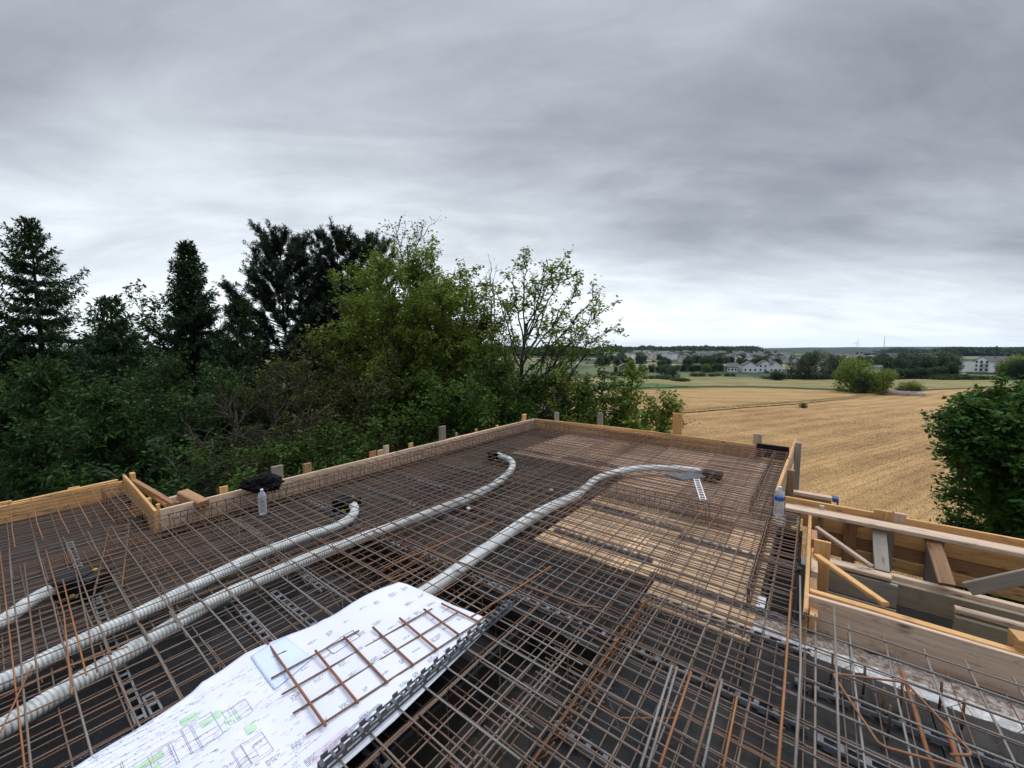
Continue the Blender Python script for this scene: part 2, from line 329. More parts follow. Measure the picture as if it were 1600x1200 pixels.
c=mixc(nt,ramp(nt,n1,[(.47,(0,0,0)),(.52,(1,1,1))]),c,(.035,.055,.03)); c=mixc(nt,ramp(nt,n2,[(.5,(0,0,0)),(.7,(.8,.8,.8))]),c,(.04,.06,.03))
ln=nt.nodes.new('ShaderNodeVectorMath'); ln.operation='LENGTH'; nt.links.new(w,ln.inputs[0])
c=mixc(nt,ramp(nt,mth(nt,'DIVIDE',ln.outputs['Value'],2200.),[(.6,(0,0,0)),(.8,(1,1,1))]),c,mixc(nt,ramp(nt,n2,[(.4,(0,0,0)),(.6,(1,1,1))]),(.03,.05,.03),(.05,.07,.04)))
near=ramp(nt,mth(nt,'DIVIDE',ln.outputs['Value'],100.),[(.35,(1,1,1)),(.8,(0,0,0))])
c=mixc(nt,near,c,ramp(nt,n3,[(.3,(.03,.045,.015)),(.7,(.07,.085,.03))])); M['land']=finish(m,nt,c,.95,n3,.4,.05)
V,Fc=polar(1.5,9000,230,520); tag(mk('ground',V,Fc,M['land'],smooth=True),None,None,kind='structure')
def field_mat(name,a,b,dark,rot,sc_,ws,depth=.6):
    m,nt=mat_new(name); w=wpos(nt)
    v=mapping(nt,w,(1,1,1),(0,0,rot)); wd=noise(nt,w,.05,3,.5)
    wv=nt.nodes.new('ShaderNodeTexWave'); wv.bands_direction='Y'; wv.inputs['Scale'].default_value=ws; wv.inputs['Distortion'].default_value=.7; wv.inputs['Detail'].default_value=3; wv.inputs['Detail Scale'].default_value=.6; nt.links.new(v,wv.inputs['Vector'])
    s1=noise(nt,mapping(nt,v,(.35,1.6,1)),1.8*sc_,6,.7,.3); s2=noise(nt,mapping(nt,v,(.9,2.4,1)),4.5*sc_,5,.75); s3=noise(nt,w,.07,4,.6,.6); s4=noise(nt,mapping(nt,v,(.03,.5,1)),.9,4,.6,.2)
    c=ramp(nt,s1,[(.3,a),(.65,b)]); c=mixc(nt,ramp(nt,s2,[(.50,(0,0,0)),(.72,(depth,depth,depth))]),c,dark)
    c=mixc(nt,ramp(nt,wv.outputs['Fac'],[(.0,(.45,.45,.45)),(.35,(0,0,0))]),c,dark); c=mixc(nt,ramp(nt,s4,[(.5,(0,0,0)),(.7,(.5,.5,.5))]),c,dark)
    w2=nt.nodes.new('ShaderNodeTexWave'); w2.bands_direction='Y'; w2.inputs['Scale'].default_value=ws*.2; w2.inputs['Distortion'].default_value=3.; w2.inputs['Detail'].default_value=4; w2.inputs['Detail Scale'].default_value=1.2; nt.links.new(v,w2.inputs['Vector']); c=mixc(nt,ramp(nt,w2.outputs['Fac'],[(.25,(.45,.45,.45)),(.75,(0,0,0))]),c,dark)
    c=mixc(nt,ramp(nt,s3,[(.4,(0,0,0)),(.7,(.45,.45,.45))]),c,tuple(x*1.15 for x in b))
    return finish(m,nt,c,.95,s2,.6,.05)
ROW=R(37.3-57)
M['stubble']=field_mat('stubble',(.35,.212,.085),(.50,.318,.138),(.18,.103,.042),R(-70),1.,.42)
M['stubble2']=field_mat('far_stubble',(.33,.21,.08),(.44,.29,.125),(.23,.14,.055),R(-37),.4,.12,.3)
M['meadow']=field_mat('striped_meadow',(.15,.14,.05),(.31,.25,.11),(.09,.11,.035),R(-37),.3,.022,.55)
M['crop']=field_mat('green_crop',(.07,.12,.04),(.10,.15,.05),(.05,.09,.03),R(-37),.5,.1,.2)
M['drygrass']=field_mat('dry_grass',(.40,.28,.12),(.50,.36,.17),(.28,.20,.09),0,1.5,.3,.3)
M['drygrass2']=field_mat('cut_straw',(.28,.165,.065),(.43,.275,.125),(.17,.095,.04),R(-70),2.,.42,.3)
def loft(name,A,B,mat,dz,nu=160,nv=90):
    """sheet draped on the terrain between two image-space edges of the field, first turned into ground points"""
    def line(pts):
        P=np.array([hit(*p) for p in pts])[:,:2]; s=np.concatenate([[0],np.cumsum(np.linalg.norm(np.diff(P,axis=0),axis=1))]); t=np.linspace(0,s[-1],nu)
        return np.stack([np.interp(t,s,P[:,0]),np.interp(t,s,P[:,1])],1)
    a,b=line(A),line(B); k=np.linspace(0,1,nv)[:,None,None]; XY=a[None]*(1-k)+b[None]*k
    V=np.concatenate([XY,gz(XY[...,0],XY[...,1])[...,None]+dz],-1).reshape(-1,3)
    i,j=np.meshgrid(np.arange(nv-1),np.arange(nu-1),indexing='ij'); q=(i*nu+j).ravel()
    return tag(mk(name,V,np.stack([q,q+1,q+nu+1,q+nu],1),mat,smooth=True),None,None,kind='structure')
loft('stubble_field',[(700,1150),(1100,1150),(1500,1150),(2300,1100)],[(900,668),(1040,649),(1240,632),(1350,619),(1420,612.5),(1520,607),(1900,600)],M['stubble'],.05,240,140)
loft('far_stubble_field',[(880,664),(1040,647),(1240,630),(1350,617),(1400,613)],[(880,616),(1000,609.5),(1100,606.5),(1200,607),(1300,610.5),(1400,613)],M['stubble2'],.06)
loft('meadow',[(860,606),(1000,606),(1100,604.5),(1200,605),(1300,608.5),(1400,611.5),(1500,606.5),(1900,599)],[(860,590),(1000,591),(1100,589),(1250,592.5),(1400,593),(1500,592),(1900,588)],M['meadow'],.07)
loft('crop_field',[(880,612),(960,609),(1020,605.5),(1076,605)],[(880,600),(960,598),(1020,599),(1075,603.5)],M['crop'],.16)
loft('grass_strip',[(1000,654),(1042,648.5),(1240,632.5),(1350,619.5),(1430,612.5)],[(1000,651),(1042,645.5),(1240,629),(1350,616.5),(1430,611)],M['drygrass'],.22,200,6)
loft('track',[(900,609.5),(1000,607.3),(1100,605),(1200,605.6),(1300,609),(1400,612)],[(900,608.7),(1000,606.6),(1100,604.4),(1200,605),(1300,608.3),(1400,611.4)],M['leaf_mid'],.3,160,4)
# tufts: standing dry grass on the strip, stalks on the near stubble
def tufts(name,P,hgt,wid,mat,label):
    n=len(P); a=rng.uniform(0,6.28,n); u=np.stack([np.cos(a),np.sin(a),np.zeros(n)],1)*wid[:,None]; t=np.stack([rng.normal(0,.3,n),rng.normal(0,.3,n),np.ones(n)],1)*hgt[:,None]
    V=np.stack([P-u,P+u,P+t],1).reshape(-1,3); return tag(mk(name,V,np.arange(3*n).reshape(-1,3),mat,attr=np.repeat(rng.random(n),3)),label,'grass',kind='stuff')
S0=np.array([hit(*p) for p in [(1042,647),(1240,630.5),(1350,618),(1430,611.5)]]); t=rng.uniform(0,3,9000); i=t.astype(int).clip(0,2); fr=(t-i)[:,None]
P=S0[i]*(1-fr)+S0[i+1]*fr; P[:,:2]+=rng.normal(0,.55,(9000,2)); P[:,2]=gz(P[:,0],P[:,1])
tufts('dry_grass',P,rng.uniform(.3,.7,9000),rng.uniform(.02,.06,9000),M['drygrass'],'pale dry grass standing along the strip across the stubble')
n_=150000; az=rng.uniform(math.atan((960-CX)/F),math.atan((1560-CX)/F),n_); rr=np.exp(rng.uniform(math.log(11),math.log(120),n_)); px_=rr*np.sin(az-YAW); py_=rr*np.cos(az-YAW)
row=np.array([-math.sin(R(70)),math.cos(R(70))]); s_=px_*row[0]+py_*row[1]; s2_=np.round(s_/.45)*.45+rng.normal(0,.25,n_); px_+= (s2_-s_)*row[0]; py_+=(s2_-s_)*row[1]
P=np.stack([px_,py_,gz(px_,py_)+.05],1); k_=rng.uniform(.7,1.3,n_)*(rr/30)**.5
tufts('stubble_stalks',P,.045*k_,.012*k_,M['drygrass2'],'short cut straw stalks standing in rows on the near stubble')
# ------------------------------------------------------------------ planks and boards
def plank(name,p0,p1,w,h,mat,label=None,cat='board',parent=None,up=(0,0,1),group=None,kindseg=None,warp=.002,bev=.004):
    """a board from p0 to p1 (centre line), w across, h along 'up'"""
    p0=np.array(p0,float); p1=np.array(p1,float); X=p1-p0; Lh=np.linalg.norm(X); X/=Lh; up=np.array(up,float); Yv=np.cross(up,X); Yv/=np.linalg.norm(Yv); Zv=np.cross(X,Yv)
    ns=max(2,int(Lh/.3)); b=min(bev,w*.2,h*.2); a=w/2; c=h/2
    prof=[(-a+b,-c),(a-b,-c),(a,-c+b),(a,c-b),(a-b,c),(-a+b,c),(-a,c-b),(-a,-c+b)]
    V=[];Fc=[]; ph=rng.uniform(0,6)
    for i in range(ns+1):
        x=-Lh/2+Lh*i/ns; e=1-(.02 if i in(0,ns) else 0); dy=warp*math.sin(ph+x*1.7); dz_=warp*math.cos(ph+x*1.3)
        for (y,z) in prof: V.append((x,y*e+dy,z*e+dz_+rng.normal(0,.0006)))
    for i in range(ns):
        for j in range(8): Fc.append((i*8+j,i*8+(j+1)%8,(i+1)*8+(j+1)%8,(i+1)*8+j))
    Fc+=[tuple(range(8))[::-1],tuple(ns*8+j for j in range(8))]
    o=mk(name,V,Fc,M[mat] if isinstance(mat,str) else mat,parent)
    from mathutils import Matrix
    C=(p0+p1)/2; o.matrix_basis=Matrix(((X[0],Yv[0],Zv[0],C[0]),(X[1],Yv[1],Zv[1],C[1]),(X[2],Yv[2],Zv[2],C[2]),(0,0,0,1)))
    if parent is None: tag(o,label,cat,group)
    return o
# ------------------------------------------------------------------ the building shell below the slab
ZD=-.20                      # top of the shuttering
b=empty('unfinished_building',(-2.7,3.5,-6),'grey shell of the unfinished building under the rebar deck','building')
def bpart(nm,x0,x1,y0,y1,z0,z1,mat,parent=b):
    q=MB(); q.box(((x0+x1)/2+2.7,(y0+y1)/2-3.5,(z0+z1)/2+6),(x1-x0,y1-y0,z1-z0)); return q.build(nm,mat,parent)
bpart('wall',-5.2,-4.96,.95,7.8,-6,-.56,M['dull_wall']); bpart('wall',-4.95,-.3,7.55,7.79,-6,-.56,M['dull_wall']); bpart('wall',-.45,-.21,3.2,7.54,-6,-.56,M['dull_wall'])
bpart('wall',-6.95,-5.21,.66,.9,-6,-.56,M['dull_wall']); bpart('wall',-6.95,-6.71,-2.,.65,-6,-.56,M['dull_wall']); bpart('wall',-6.7,4.0,-2.3,-2.,-6,-.56,M['dull_wall']); bpart('wall',3.8,4.0,-1.99,5.3,-6,-.7,M['dull_wall']); bpart('wall',-.2,3.79,5.35,5.55,-6,-.72,M['dull_wall'])
bpart('floor_slab',-6.7,3.79,-1.99,5.3,-3.1,-2.9,M['panel_brown']); bpart('floor_slab',-4.95,-.46,5.31,7.5,-3.1,-2.9,M['panel_brown'])
# ------------------------------------------------------------------ shuttering panels
panels=[]
ORD=['first','second','third','fourth','fifth','sixth','seventh','eighth']
def panel_thing(x0,x1,y0,y1,mat,label,group,z=ZD,t=.021):
    g=.003; n=max(2,int((y1-y0)/.25)); q=MB(); q.box((0,0,-t/2),(x1-x0-2*g,y1-y0-2*g,t))
    o=q.build('shuttering_panel',mat); o.location=((x0+x1)/2,(y0+y1)/2,z+rng.uniform(-.0015,.0015)); tag(o,label,'panel',group); return o
def grid(x0,x1,y0,y1,nx,ny,mat,label,group,skip=()):
    xs=np.linspace(x0,x1,nx+1); ys=np.linspace(y0,y1,ny+1)
    for i in range(nx):
        for j in range(ny):
            if (i,j) in skip: continue
            panel_thing(xs[i],xs[i+1],ys[j],ys[j+1],mat,label+(f', {ORD[i]} column' if nx>1 else '')+(f', {ORD[j]} row' if ny>1 else ''),group)
B_='panel_black'; 
grid(-3.6,-1.5,-.6,1.62,3,2,M[B_],'black shuttering panel by the paper plans','black panels around the plans')
grid(-.95,.95,-.6,2.04,3,4,M[B_],'dusty black panel right of the plans','black panels at the near right')
grid(-.95,-.24,2.04,2.80,1,1,M[B_],'dusty black shuttering panel just below the step of the bare plywood','black panel by the plywood step')
grid(-.24,3.0,2.04,2.93,4,1,M[B_],'dusty black panel before the masonry wall','black panels before the masonry wall')
grid(.95,3.0,-.6,2.04,3,3,M[B_],'dusty black panel at the far right bottom','black panels at the near right')
grid(-2.15,-.95,2.2,3.14,3,1,M[B_],'clean black panel before the bright plywood','black panels before the plywood')
grid(-3.6,-2.15,2.2,3.14,2,1,M['panel_brown'],'dark brown panel between the long conduits','brown panels between the conduits')
grid(-5.,-3.6,-.6,3.14,2,4,M['panel_brown'],'stained brown panel under the left conduits','brown panels at the left')
grid(-6.98,-5.,-1.2,.9,2,2,M['panel_brown'],'stained brown shuttering panel in the left bay','brown panels in the left bay')
grid(-5.,-4.3,3.14,7.,1,4,M['panel_brown'],'stained brown shuttering panel along the left edge','brown panels along the left edge')
grid(-4.3,-2.15,3.14,5.6,3,3,M[B_],'black shuttering panel around the curved ends of the conduits','black panels in the middle')
grid(-2.14,-.952,3.15,4.65,3,2,M['ply'],'bright plywood sheet right of the grey conduit','bright plywood sheets')
grid(-.948,-.24,2.81,4.65,2,3,M['ply'],'bright bare plywood sheet beside the right edge cage','bright plywood sheets at the edge')
grid(-2.14,-.24,4.66,6.2,3,2,M['ply_dull'],'dull plywood sheet behind the bright patch','dull plywood sheets')
grid(-4.3,-2.15,5.61,7.82,3,2,M['ply_dull'],'dull plywood sheet near the far corner','dull far plywood sheets')
grid(-2.14,-.3,6.21,7.82,3,2,M['ply_dull'],'dull plywood sheet near the far right corner','dull far right plywood sheets')
# beam troughs in the shuttering
def trough(x0,x1,y0,y1,label,depth=.26):
    e=empty('beam_trough',((x0+x1)/2,(y0+y1)/2,ZD-depth),label,'formwork'); t=.02
    def p(nm,c,d):
        q=MB(); q.box(c,d); q.build(nm,M['panel_void'],e)
    X=x1-x0;Y=y1-y0
    p('bottom_board',(0,0,-t/2),(X,Y,t))
    for s in(-1,1):
        p('side_board',(s*(X/2-t/2-.004),0,depth/2),(t,Y-2*t-.02,depth-.004)); p('end_board',(0,s*(Y/2-t/2-.004),depth/2),(X-.008,t,depth-.004))
trough(-1.5,-.95,-.6,2.2,'dark beam trough running beside and under the plans'); trough(-3.6,-1.505,1.62,2.2,'dark beam trough crossing under the long conduit behind the plans')
trough(-5.26,-5.0,.95,7.82,'dark edge beam trough along the left side'); trough(-5.0+.004,-4.3,7.004,7.82,'dark corner trough at the far left of the deck')
trough(-.235,-.01,3.2,4.98,'narrow dark gap between the edge cage and the opening',.3)
# masonry wall top
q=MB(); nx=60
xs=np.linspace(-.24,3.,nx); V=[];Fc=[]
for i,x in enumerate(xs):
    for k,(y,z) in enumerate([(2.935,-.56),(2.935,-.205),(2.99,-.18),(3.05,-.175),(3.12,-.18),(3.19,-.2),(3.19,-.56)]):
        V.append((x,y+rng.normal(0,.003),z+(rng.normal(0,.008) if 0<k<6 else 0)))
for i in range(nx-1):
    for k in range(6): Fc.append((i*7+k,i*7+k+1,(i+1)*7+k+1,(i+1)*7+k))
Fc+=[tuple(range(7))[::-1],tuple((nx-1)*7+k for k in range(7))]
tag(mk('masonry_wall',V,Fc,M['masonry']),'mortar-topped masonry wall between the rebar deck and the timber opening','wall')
q=MB(); q.box((-.225,3.3,-.21),(.05,.20,.06)); tag(q.build('mortar_block',M['white_plastic']),'white block at the corner of the plywood and the masonry wall','block')
# ------------------------------------------------------------------ edge boards
BH=.235
def eboard(p0,p1,label,mat='wood',top=.03,h=BH,w=.027): 
    return plank('edge_board',(*p0,top-h/2),(*p1,top-h/2),w,h,mat,label)
eboard((-5.29,.96),(-5.31,3.9),'long weathered edge board along the left side with the black jacket on it','wood_pale')
eboard((-5.31,3.91),(-5.26,7.78),'long pale edge board running to the far left corner','wood_pale')
eboard((-5.24,7.80),(-2.95,7.99),'yellow pine edge board along the far side, next to the far left corner','wood')
eboard((-2.94,7.99),(-.75,7.93),'yellow pine edge board along the far side, right half','wood')
eboard((-5.28,.93),(-7.15,.97),'short yellow pine board closing the step in the left edge','wood',.035)
eboard((-6.99,.93),(-6.75,-1.2),'yellow pine board along the outer edge of the left bay','wood',-.005,.22)
q=MB(); q.box((-.5,7.90,-.05),(.46,.012,.23)); q.box((-.5,7.94,-.15),(.44,.05,.006)); tag(q.build('film_strip',M['film']),'black film folded up the far edge beside the right corner','film')
eboard((-.20,8.62),(-.275,5.25),'pale board standing along the right edge behind the water bottle','wood_pale',.05,.24,.03)
plank('batten',(-.215,8.62,.07),(-.235,7.0,.07),.03,.035,'wood','yellow batten nailed on the far half of the right edge board')
plank('batten',(-.24,6.95,.07),(-.27,5.28,.07),.035,.035,'wood','yellow batten nailed on the near half of the right edge board')
# back battens outside the left edge board
plank('ledger',(-5.40,1.9,-.02),(-5.37,5.0,-.02),.045,.03,'wood','yellow ledger behind the left edge board, near length')
plank('ledger',(-5.37,4.9,-.005),(-5.34,7.75,-.005),.045,.03,'wood','yellow ledger behind the left edge board, far length')
plank('ledger',(-5.2,7.86,-.06),(-.8,8.03,-.06),.045,.05,'wood','ledger behind the far edge board')
# stub posts behind the edge boards: (px,top y, bottom y, plane, width, material, label)
def stub(px,yt,yb,where,w,mat,label,t=.027,tilt=0):
    if where[0]=='X':
        d=ray(px,yb); P=CAM+d*(where[1]/d[0]); d=ray(px,yt); T=CAM+d*(where[1]/d[0]); up=(1,0,0)
    else: P=at_Y(px,yb,where[1]); T=at_Y(px,yt,where[1]); up=(0,1,0)
    o=plank('stake',(P[0],P[1],-.5),(T[0]+tilt,T[1],T[2]),w,t,mat,label,'stake',up=up)
XL=('X',-5.37)
XO=('X',-5.44)
stub(433,728,750,XL,.13,'wood_grey','broad weathered stake right behind the black jacket',.05)
stub(480,724,742,XL,.10,'wood_brown','brown square stake next right of the weathered one by the jacket',.05)
stub(349,760,772,XL,.08,'wood','short yellow stake left of the jacket')
stub(582,705,718,XO,.12,'wood_brown','low brown stake, left of a close group of three')
stub(594,703,714,XO,.10,'wood_pale','low pale stake, middle of a close group of three')
stub(603,696,712,XL,.10,'wood_pale','taller pale stake, right of a close group of three')
stub(642,692,703,XO,.09,'wood','small yellow stake midway along the left edge')
stub(691,666,690,XL,.14,'wood_grey','tallest weathered stake on the left edge',.05)
stub(713,676,684,XO,.06,'wood_grey','tiny grey stake right of the tallest one')
stub(744,670,677,XO,.06,'wood','tiny stake in the far half of the left edge, nearer one')
stub(774,664,670,XO,.07,'wood','tiny tilted stake in the far half of the left edge, farther one',tilt=.05)
stub(815,647,662,('X',-5.46),.13,'wood','tilted yellow stake just before the far left corner',.05,.08)
stub(706,686,692,XL,.2,'wood','low yellow block beside the tallest stake')
stub(870,644,658,('Y',8.05),.11,'wood_grey','first grey stake behind the far edge board',.05)
stub(938,645,664,('Y',8.05),.12,'wood_grey','second stake behind the far edge board, before the field',.05)
stub(1059,646,678,('Y',8.1),.17,'wood','broad pine stake behind the far edge board before the stubble',.06)
stub(1184,678,696,('Y',8.1),.13,'wood_pale','pale stake at the end of the far edge board by the black film',.05)
def fpost(px0,px1,yt,yb,Y,t,mat,label):
    a=at_Y(px0,yt,Y); c=at_Y(px1,yt,Y); bb=at_Y((px0+px1)/2,yb,Y); plank('post',((a[0]+c[0])/2,Y,bb[2]-.6),((a[0]+c[0])/2,Y,a[2]),c[0]-a[0],t,mat,label,'post',up=(0,1,0))
fpost(1243,1253,691,765,8.0,.10,'wood_grey','tall thick weathered post at the far right corner')
fpost(1229,1242,733,776,6.6,.08,'wood_brown','shorter brown post outside the right edge behind the bottle')
# formwork beam with a blue end
e=empty('formwork_beam',(-.12,5.8,-.22),'yellowish formwork beam with a blue cap sticking out beyond the right edge','beam')
q=MB(); q.box((.17,0,.17),(.36,.09,.035)); q.build('top_flange',M['wood_pale'],e)
q=MB(); q.box((.17,0,.065),(.36,.03,.17)); q.build('web',M['beam_yellow'],e)
q=MB(); q.box((.385,0,.17),(.055,.096,.045)); q.box((.405,0,.06),(.014,.04,.18)); q.build('end_cap',M['blue'],e)
# ------------------------------------------------------------------ left corner: brace work outside the notch
plank('brace',at_z(209,753,.0),at_z(272,790,-.03),.05,.07,'wood_brown','diagonal brown brace outside the step in the left edge','brace')
plank('batten',at_z(222,764,-.05),at_z(262,790,-.05),.04,.04,'wood','short yellow batten fixed behind the stepped board')
plank('stake',(-6.99,1.03,-.5),(-6.99,1.03,.07),.1,.05,'wood','yellow stake at the outer end of the stepped board','stake',up=(0,1,0))
plank('stake',(-5.42,.975,-.5),(-5.42,.975,.05),.05,.03,'wood','yellow stake in the inner corner of the step','stake',up=(0,1,0))
plank('stake',(-6.0,1.0,-.5),(-6.0,1.0,-.03),.09,.04,'wood','low yellow stake midway along the stepped board','stake',up=(0,1,0))
plank('square_timber',at_z(285,773,.05),at_z(318,790,-.03),.12,.11,'wood_brown','thick reddish timber lying out over the left edge','timber',bev=.012)
plank('ledger',at_z(258,785,-.05),at_z(300,773,-.05),.05,.09,'wood_pale','pale crosspiece outside the left edge below the thick timber')
plank('ledger',(-5.45,1.1,-.16),(-5.45,1.8,-.16),.2,.03,'wood_green','greenish board lying flat below the left edge')
plank('stake',at_z(307,777,-.5)*np.array([0,0,0])+np.array([*at_z(307,777,.03)[:2],-.5]),at_z(307,777,.03),.08,.04,'wood_pale','pale stake at the outer end of the crosspiece','stake',up=(0,1,0))
plank('ledger',(-7.08,.9,-.02),(-6.84,-1.2,-.05),.04,.05,'wood','ledger outside the board of the left bay')
plank('stake',(-7.08,.52,-.4),(-7.08,.52,.005),.1,.04,'wood','low stake outside the left bay, nearer the corner','stake',up=(1,0,0))
plank('stake',(-6.98,-.0,-.4),(-6.98,-.0,.01),.1,.04,'wood','low stake outside the left bay, farther from the corner','stake',up=(1,0,0))
# ------------------------------------------------------------------ timber opening at the right
def hplank(x0,x1,y,z,w,h,mat,label,name='board',dy=0,cat='board',**k): return plank(name,(x0,y,z),(x1,y+dy,z),w,h,mat,label,cat,**k)
hplank(-.19,3.2,5.30,-.075,.03,.22,'wood','outer top board of the far wall of the opening')
hplank(-.17,3.2,4.925,.04,.15,.035,'wood_pale','wide pale plank lying along the far side of the opening',dy=.0,warp=.004)
hplank(-.02,3.2,5.08,-.085,.028,.19,'wood','upper sheathing board on the far wall of the opening')
hplank(0.05,3.2,5.085,-.245,.028,.12,'wood_brown','second sheathing board down on the far wall of the opening')
hplank(.05,3.2,5.08,-.365,.028,.11,'wood','lowest sheathing board on the far wall of the opening')
hplank(-.1,3.2,5.18,-.03,.035,.06,'wood_brown','batten squeezed between the two top boards of the far wall',warp=.003)
for x,w_,m_,l in [(.13,.08,'wood_pale','small stub between the far boards near the bottle'),(.615,.15,'wood','light cleat behind the far boards'),(.72,.1,'wood_pale','pale cleat beside the light one behind the far boards')]:
    plank('stake',(x,5.24 if x>.2 else 5.02,-.3),(x,5.24 if x>.2 else 5.02,.09),w_ if x>.2 else .04,.04,m_,l,'stake',up=(0,1,0))
plank('cleat',(.60,5.035,-.5),(.60,5.035,.0),.14,.03,'wood_grey','wide grey upright cleat on the far wall of the opening','cleat',up=(0,1,0))
plank('cleat',(.94,5.035,-.5),(.94,5.035,-.0),.11,.03,'wood_grey','narrower grey upright cleat behind the brown strut','cleat',up=(0,1,0))
plank('cleat',(.36,5.035,-.45),(.36,5.035,.0),.10,.03,'wood_brown','dark upright cleat at the left of the far wall','cleat',up=(0,1,0))
plank('cleat',(1.62,5.035,-.5),(1.62,5.035,-.0),.10,.03,'wood_grey','grey upright cleat at the right end of the far wall','cleat',up=(0,1,0))
# ledge: inner double wall
hplank(.04,3.2,4.62,-.29,.055,.045,'wood_pale','narrow pale rail on top of the inner greenish wall',warp=.003)
hplank(.06,3.2,4.56,-.40,.05,.19,'wood_green','greenish concrete-stained beam forming the inner wall')
hplank(.1,.60,4.47,-.245,.09,.04,'wood_pale','pale board with a rounded end lying on the inner wall',bev=.02)
hplank(.06,.64,4.44,-.38,.035,.20,'wood_grey','dark weathered board on the near face of the inner wall')
hplank(.06,.64,4.43,-.55,.03,.12,'wood_green','stained lower board of the inner wall')
hplank(.94,1.7,4.33,-.30,.06,.045,'wood_pale','short pale timber with sawn end at the right, upper one',bev=.015)
hplank(.94,1.7,4.31,-.43,.05,.20,'wood_green','short greenish beam end with a nail hole at the right',bev=.015)
hplank(.2,3.2,4.5,-.75,.12,.3,'panel_void','dark shuttering below the inner wall')
q=MB(); q.box((1.9,4.1,-1.0),(3.6,1.9,.02)); tag(q.build('shuttering_panel',M['panel_void']),'dark floor panel deep inside the opening','panel')
# struts
def strut(p0,p1,w,h,mat,label,up=(0,0,1)): plank('strut',p0,p1,w,h,mat,label,'strut',up=up)
strut(at_Y(1373,828,4.92),at_Y(1378,892,4.6),.10,.03,'wood_grey','grey strut leaning from the wide plank to the inner rail',up=(0,-1,.5))
strut(at_Y(1456,842,4.92),at_Y(1480,914,4.52),.10,.035,'wood_brown','brown strut leaning from the wide plank to the inner rail',up=(0,-1,.5))
strut(at_Y(1275,824,4.75),at_Y(1362,886,4.5),.045,.03,'wood_pale','thin pale brace running down from the left post, upper one')
strut(at_Y(1276,868,4.0),at_Y(1384,944,3.5),.05,.03,'wood','yellow diagonal brace over the opening, lower one')
strut(at_Y(1512,920,4.4),at_Y(1640,893,4.4),.03,.10,'wood_grey','grey board slanting up to the right over the inner wall')
# left upright frame of the opening
plank('edge_board',(.035,3.0,-.08),(.035,4.86,-.08),.026,.22,'wood','yellow edge board on the left side of the opening')
for y,z0,m_,l in [(4.45,-.06,'wood_brown','uppermost brown block behind the left board of the opening'),(4.12,-.1,'wood','yellow block second from the far end of the left board'),(3.85,-.08,'wood_pale','pale block in the middle of the left board'),(3.55,-.1,'wood_brown','brown block nearer the camera on the left board'),(3.25,-.1,'wood','yellow block at the near end of the left board')]:
    plank('block',(.075,y-.12,z0),(.075,y+.12,z0),.045,.10,m_,l,'block')
plank('upright_board',(.15,4.25,-.75),(.15,4.25,-.05),.03,.17,'wood','broad yellow upright board at the left inside of the opening',up=(0,1,0))
fpost(1272,1299,842,960,4.15,.03,'wood','broad yellow upright board inside the left end of the opening')
# near boards
plank('edge_board',(.03,3.235,-.09),(3.2,3.28,-.09),.027,.24,'wood_pale','long pale board on the near side of the opening, next to the rebar')
plank('edge_board',(.05,3.365,-.06),(3.2,3.30+.05,-.06),.05,.12,'wood','yellow timber behind the pale near board of the opening')
plank('spacer_block',(.45,3.305,-.03),(.60,3.305,-.03),.05,.03,'wood','small orange wood piece wedged between the two near boards','block')
plank('square_timber',(.97,3.4,.02),(1.5,3.45,.03),.12,.10,'wood','bright yellow timber end at the right beside the near boards','timber')
plank('batten',(.66,3.6,-.35),(1.35,3.52,-.30),.06,.03,'wood_pale','thin pale batten lying in the dark of the opening')
# ------------------------------------------------------------------ rebar
def bar_mesh(name,p0,p1,r,mat,parent,wob=.003,n=5):
    p0=np.array(p0,float);p1=np.array(p1,float); L_=np.linalg.norm(p1-p0); k=max(2,int(L_/.45)+1); t=np.linspace(0,1,k)[:,None]
    P=p0+(p1-p0)*t; P+=rng.normal(0,wob,(k,3)); V,Fc=tube(P,r,n); return mk(name,V,Fc,mat,parent,smooth=True)
nbars=0
def mat_mesh(x0,x1,y0,y1,z,label,ma='bar',mb='bar',sA=.15,sB=.15,rA=.0035,rB=.004,gA=0.,gB=0.,rot=0.,skipA=(),over=.03,flip=False,name='rebar_mat',group=None,wob=.003):
    """welded mat: bars along Y (A) every sA, bars along X (B) every sB, each bar a part"""
    global nbars
    cx,cy=(x0+x1)/2,(y0+y1)/2; e=empty(name,(cx,cy,z),label,'rebar mat',group,rz=rot)
    dz=(rA+rB)*(-1 if flip else 1)
    k0=math.ceil((x0-gA)/sA); xs=[gA+i*sA for i in range(k0,10**4) if gA+i*sA<=x1]
    for x in xs: bar_mesh('bar',(x-cx+rng.normal(0,.002),y0-cy-over*rng.random(),0),(x-cx+rng.normal(0,.003),y1-cy+over*rng.random(),0),rA,M[ma],e,wob); nbars+=1
    k0=math.ceil((y0-gB)/sB); ys=[gB+i*sB for i in range(k0,10**4) if gB+i*sB<=y1]
    for y in ys: bar_mesh('bar',(x0-cx-over*rng.random(),y-cy+rng.normal(0,.002),dz),(x1-cx+over*rng.random(),y-cy+rng.normal(0,.003),dz),rB,M[mb],e,wob); nbars+=1
    return e
gA=-.757; gB=-.007
T=0.
mat_mesh(-6.93,-5.32,-1.1,.86,T,'top rebar mat with orange bars filling the left bay','bar_brown','bar_rust',gB=.03,rB=.004)
mat_mesh(-5.24,-3.0,-.5,4.2,T-.002,'top rebar mat over the left conduits','bar','bar',gA=gA,gB=gB,rB=.0045,sA=.11)
mat_mesh(-3.16,-.9,-.5,4.4,T+.006,'top rebar mat under the paper plans, crossing the long conduits','bar','bar_grey',gA=gA,gB=gB,rB=.0046,rA=.004,sA=.12)
